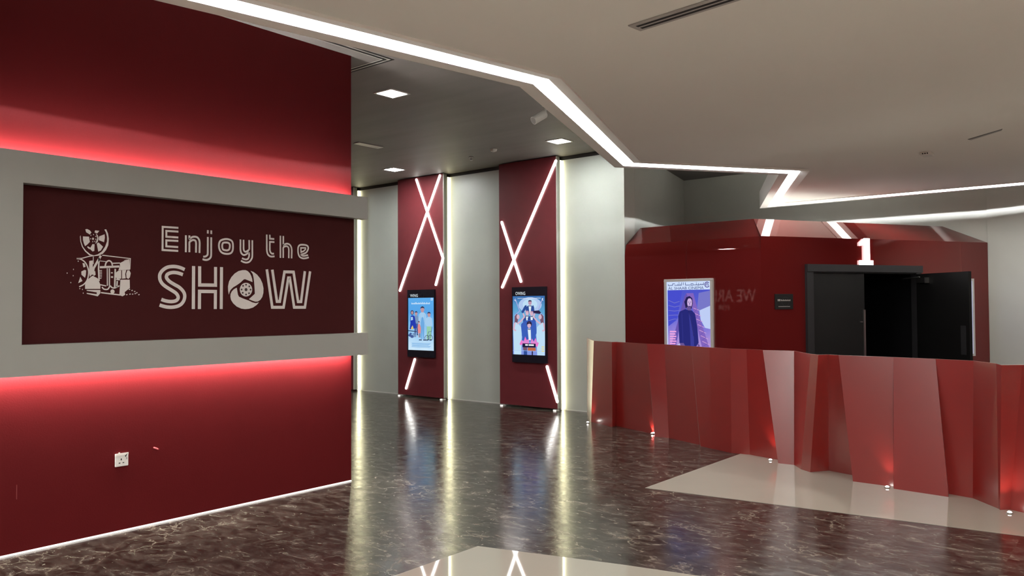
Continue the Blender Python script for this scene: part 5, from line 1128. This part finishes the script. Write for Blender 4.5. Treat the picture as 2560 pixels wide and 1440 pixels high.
x, y, z = D['disc']
dt = thing('smoke_detector', 'round white detector on the dark ceiling', 'detector', (x, y, ZC))
mb = MB(); mb.tube((x, y, ZC - 0.0005), (x, y, ZC - 0.03), 0.055, M['white_plastic'], 24, 0.045); mb.build('body', dt)
mb = MB(); mb.tube((x, y, ZC - 0.0301), (x, y, ZC - 0.04), 0.022, M['white_plastic'], 16); mb.build('sensor', dt)
x, y, z = D['spr']
dt = thing('sprinkler', 'small steel sprinkler head on the dark ceiling', 'sprinkler', (x, y, ZC))
mb = MB(); mb.tube((x, y, ZC - 0.0005), (x, y, ZC - 0.012), 0.035, M['grey_plastic'], 18); mb.build('rose', dt)
mb = MB(); mb.tube((x, y, ZC - 0.0121), (x, y, ZC - 0.05), 0.010, M['steel'], 12); mb.tube((x, y, ZC - 0.05), (x, y, ZC - 0.054), 0.022, M['steel'], 14); mb.build('head', dt)

# security camera hanging by the white ceiling's edge
x, y, z = D['cctv']
a, b = (Vector(p) for p in D['cctvbody'])
cc = thing('security_camera', 'white cylindrical security camera under the dark ceiling', 'camera', (x, y, ZC))
mb = MB(); mb.tube((x, y, ZC - 0.0005), (x, y, ZC - 0.014), 0.045, M['white_plastic'], 20); mb.build('mount', cc)
mb = MB(); mb.tube((x, y, ZC - 0.0141), (x, y, ZC - 0.085), 0.012, M['white_plastic'], 12); mb.tube((x, y, ZC - 0.085), (x - 0.02, y - 0.02, ZC - 0.105), 0.014, M['white_plastic'], 12); mb.build('bracket', cc)
dirc = Vector((-0.12, -0.30, -0.20)).normalized()
ctr = Vector((x - 0.02, y - 0.03, ZC - 0.125))
mb = MB(); mb.tube(ctr - dirc * 0.03, ctr + dirc * 0.15, 0.048, M['white_plastic'], 24); mb.tube(ctr - dirc * 0.045, ctr - dirc * 0.03, 0.036, M['white_plastic'], 20, 0.048); mb.build('body', cc)
mb = MB(); mb.tube(ctr + dirc * 0.1501, ctr + dirc * 0.153, 0.040, M['grey_plastic'], 20); mb.build('lens', cc)

# fittings in the white ceiling
def soffit_vent(c, ang, ln, w, label):
    zs = ZS + 0.012
    t = thing('ceiling_vent', label, 'air vent', (c[0], c[1], zs))
    u = Vector((math.cos(ang), math.sin(ang), 0)); v = Vector((-u.y, u.x, 0)); C0 = Vector((c[0], c[1], 0))
    def rect(mb, s0, s1, t0, t1, z0, z1, m):
        mb.solid([C0 + u * s0 + v * t0 + Vector((0, 0, z0)), C0 + u * s1 + v * t0 + Vector((0, 0, z0)), C0 + u * s1 + v * t1 + Vector((0, 0, z0)), C0 + u * s0 + v * t1 + Vector((0, 0, z0))], (0, 0, z1 - z0), m)
    mb = MB(); rect(mb, 0, ln, -w / 2, w / 2, zs - 0.008, zs - 0.0003, M['grey_plastic']); mb.build('frame', t, bevel=0.003)
    for s in (-1, 1):
        mb = MB(); rect(mb, 0.035, ln - 0.03, s * w * .17 - w * .09, s * w * .17 + w * .09, zs - 0.0092, zs - 0.0079, M['dark_hole']); mb.build('slot', t)
ve = [Vector(p) for p in D['sv_edges']]
vc = (ve[0] + ve[1]) / 2
vd = ve[2] - ve[0]
soffit_vent((vc.x, vc.y), math.atan2(vd.y, vd.x), 1.3, 0.118, 'long grille with two black slots in the white ceiling')
v2 = [Vector(p) for p in D['sv2']]
t_ = thing('ceiling_vent', 'faint narrow slot in the white ceiling near its far edge', 'air vent', (v2[0].x, v2[0].y, ZS + 0.012))
mb = MB()
mb.solid([(p.x, p.y, ZS + 0.009) for p in v2], (0, 0, 0.0027), M['grey_plastic']); mb.build('frame', t_)
mb = MB()
q2 = [v2[0].lerp(v2[3], .1), v2[1].lerp(v2[2], .1), v2[1].lerp(v2[2], .35), v2[0].lerp(v2[3], .35)]
mb.solid([(p.x, p.y, ZS + 0.0085) for p in q2], (0, 0, 0.0005), M['dark_hole']); mb.build('slot', t_)
x, y, _ = D['sensor']
ds = thing('ceiling_sensor', 'small white box sensor with dark dots on the white ceiling', 'sensor', (x, y, ZS + 0.012))
mb = MB(); mb.box((x - 0.05, y - 0.09, ZS - 0.02), (x + 0.05, y + 0.09, ZS + 0.0115), M['white_plastic']); mb.build('body', ds, bevel=0.006)
mb = MB()
for k in (-1, 0, 1):
    mb.tube((x + k * 0.022, y - 0.0901, ZS - 0.008), (x + k * 0.022, y - 0.094, ZS - 0.008), 0.007, M['dark_hole'], 10)
mb.build('led_dots', ds)

# letters on the side-hall wall, seen only as a mirror image in the red cladding
mb = MB()
yw = 4.4012
sc_ = (20.18 - yw) / 25.18
text_into(mb, 'WE ARE HERE', (0, yw, 0), (-1, 0, 0), (0, 0, 1), (6.42, 1.78, 8.1, 2.04), M['letters'])
text_into(mb, 'FOR', (0, yw, 0), (-1, 0, 0), (0, 0, 1), (7.0, 1.60, 7.25, 1.71), M['letters'])
tag(mb.build('wall_lettering'), "pale wall letters 'WE ARE HERE FOR' mirrored in the glossy red entrance", 'lettering')
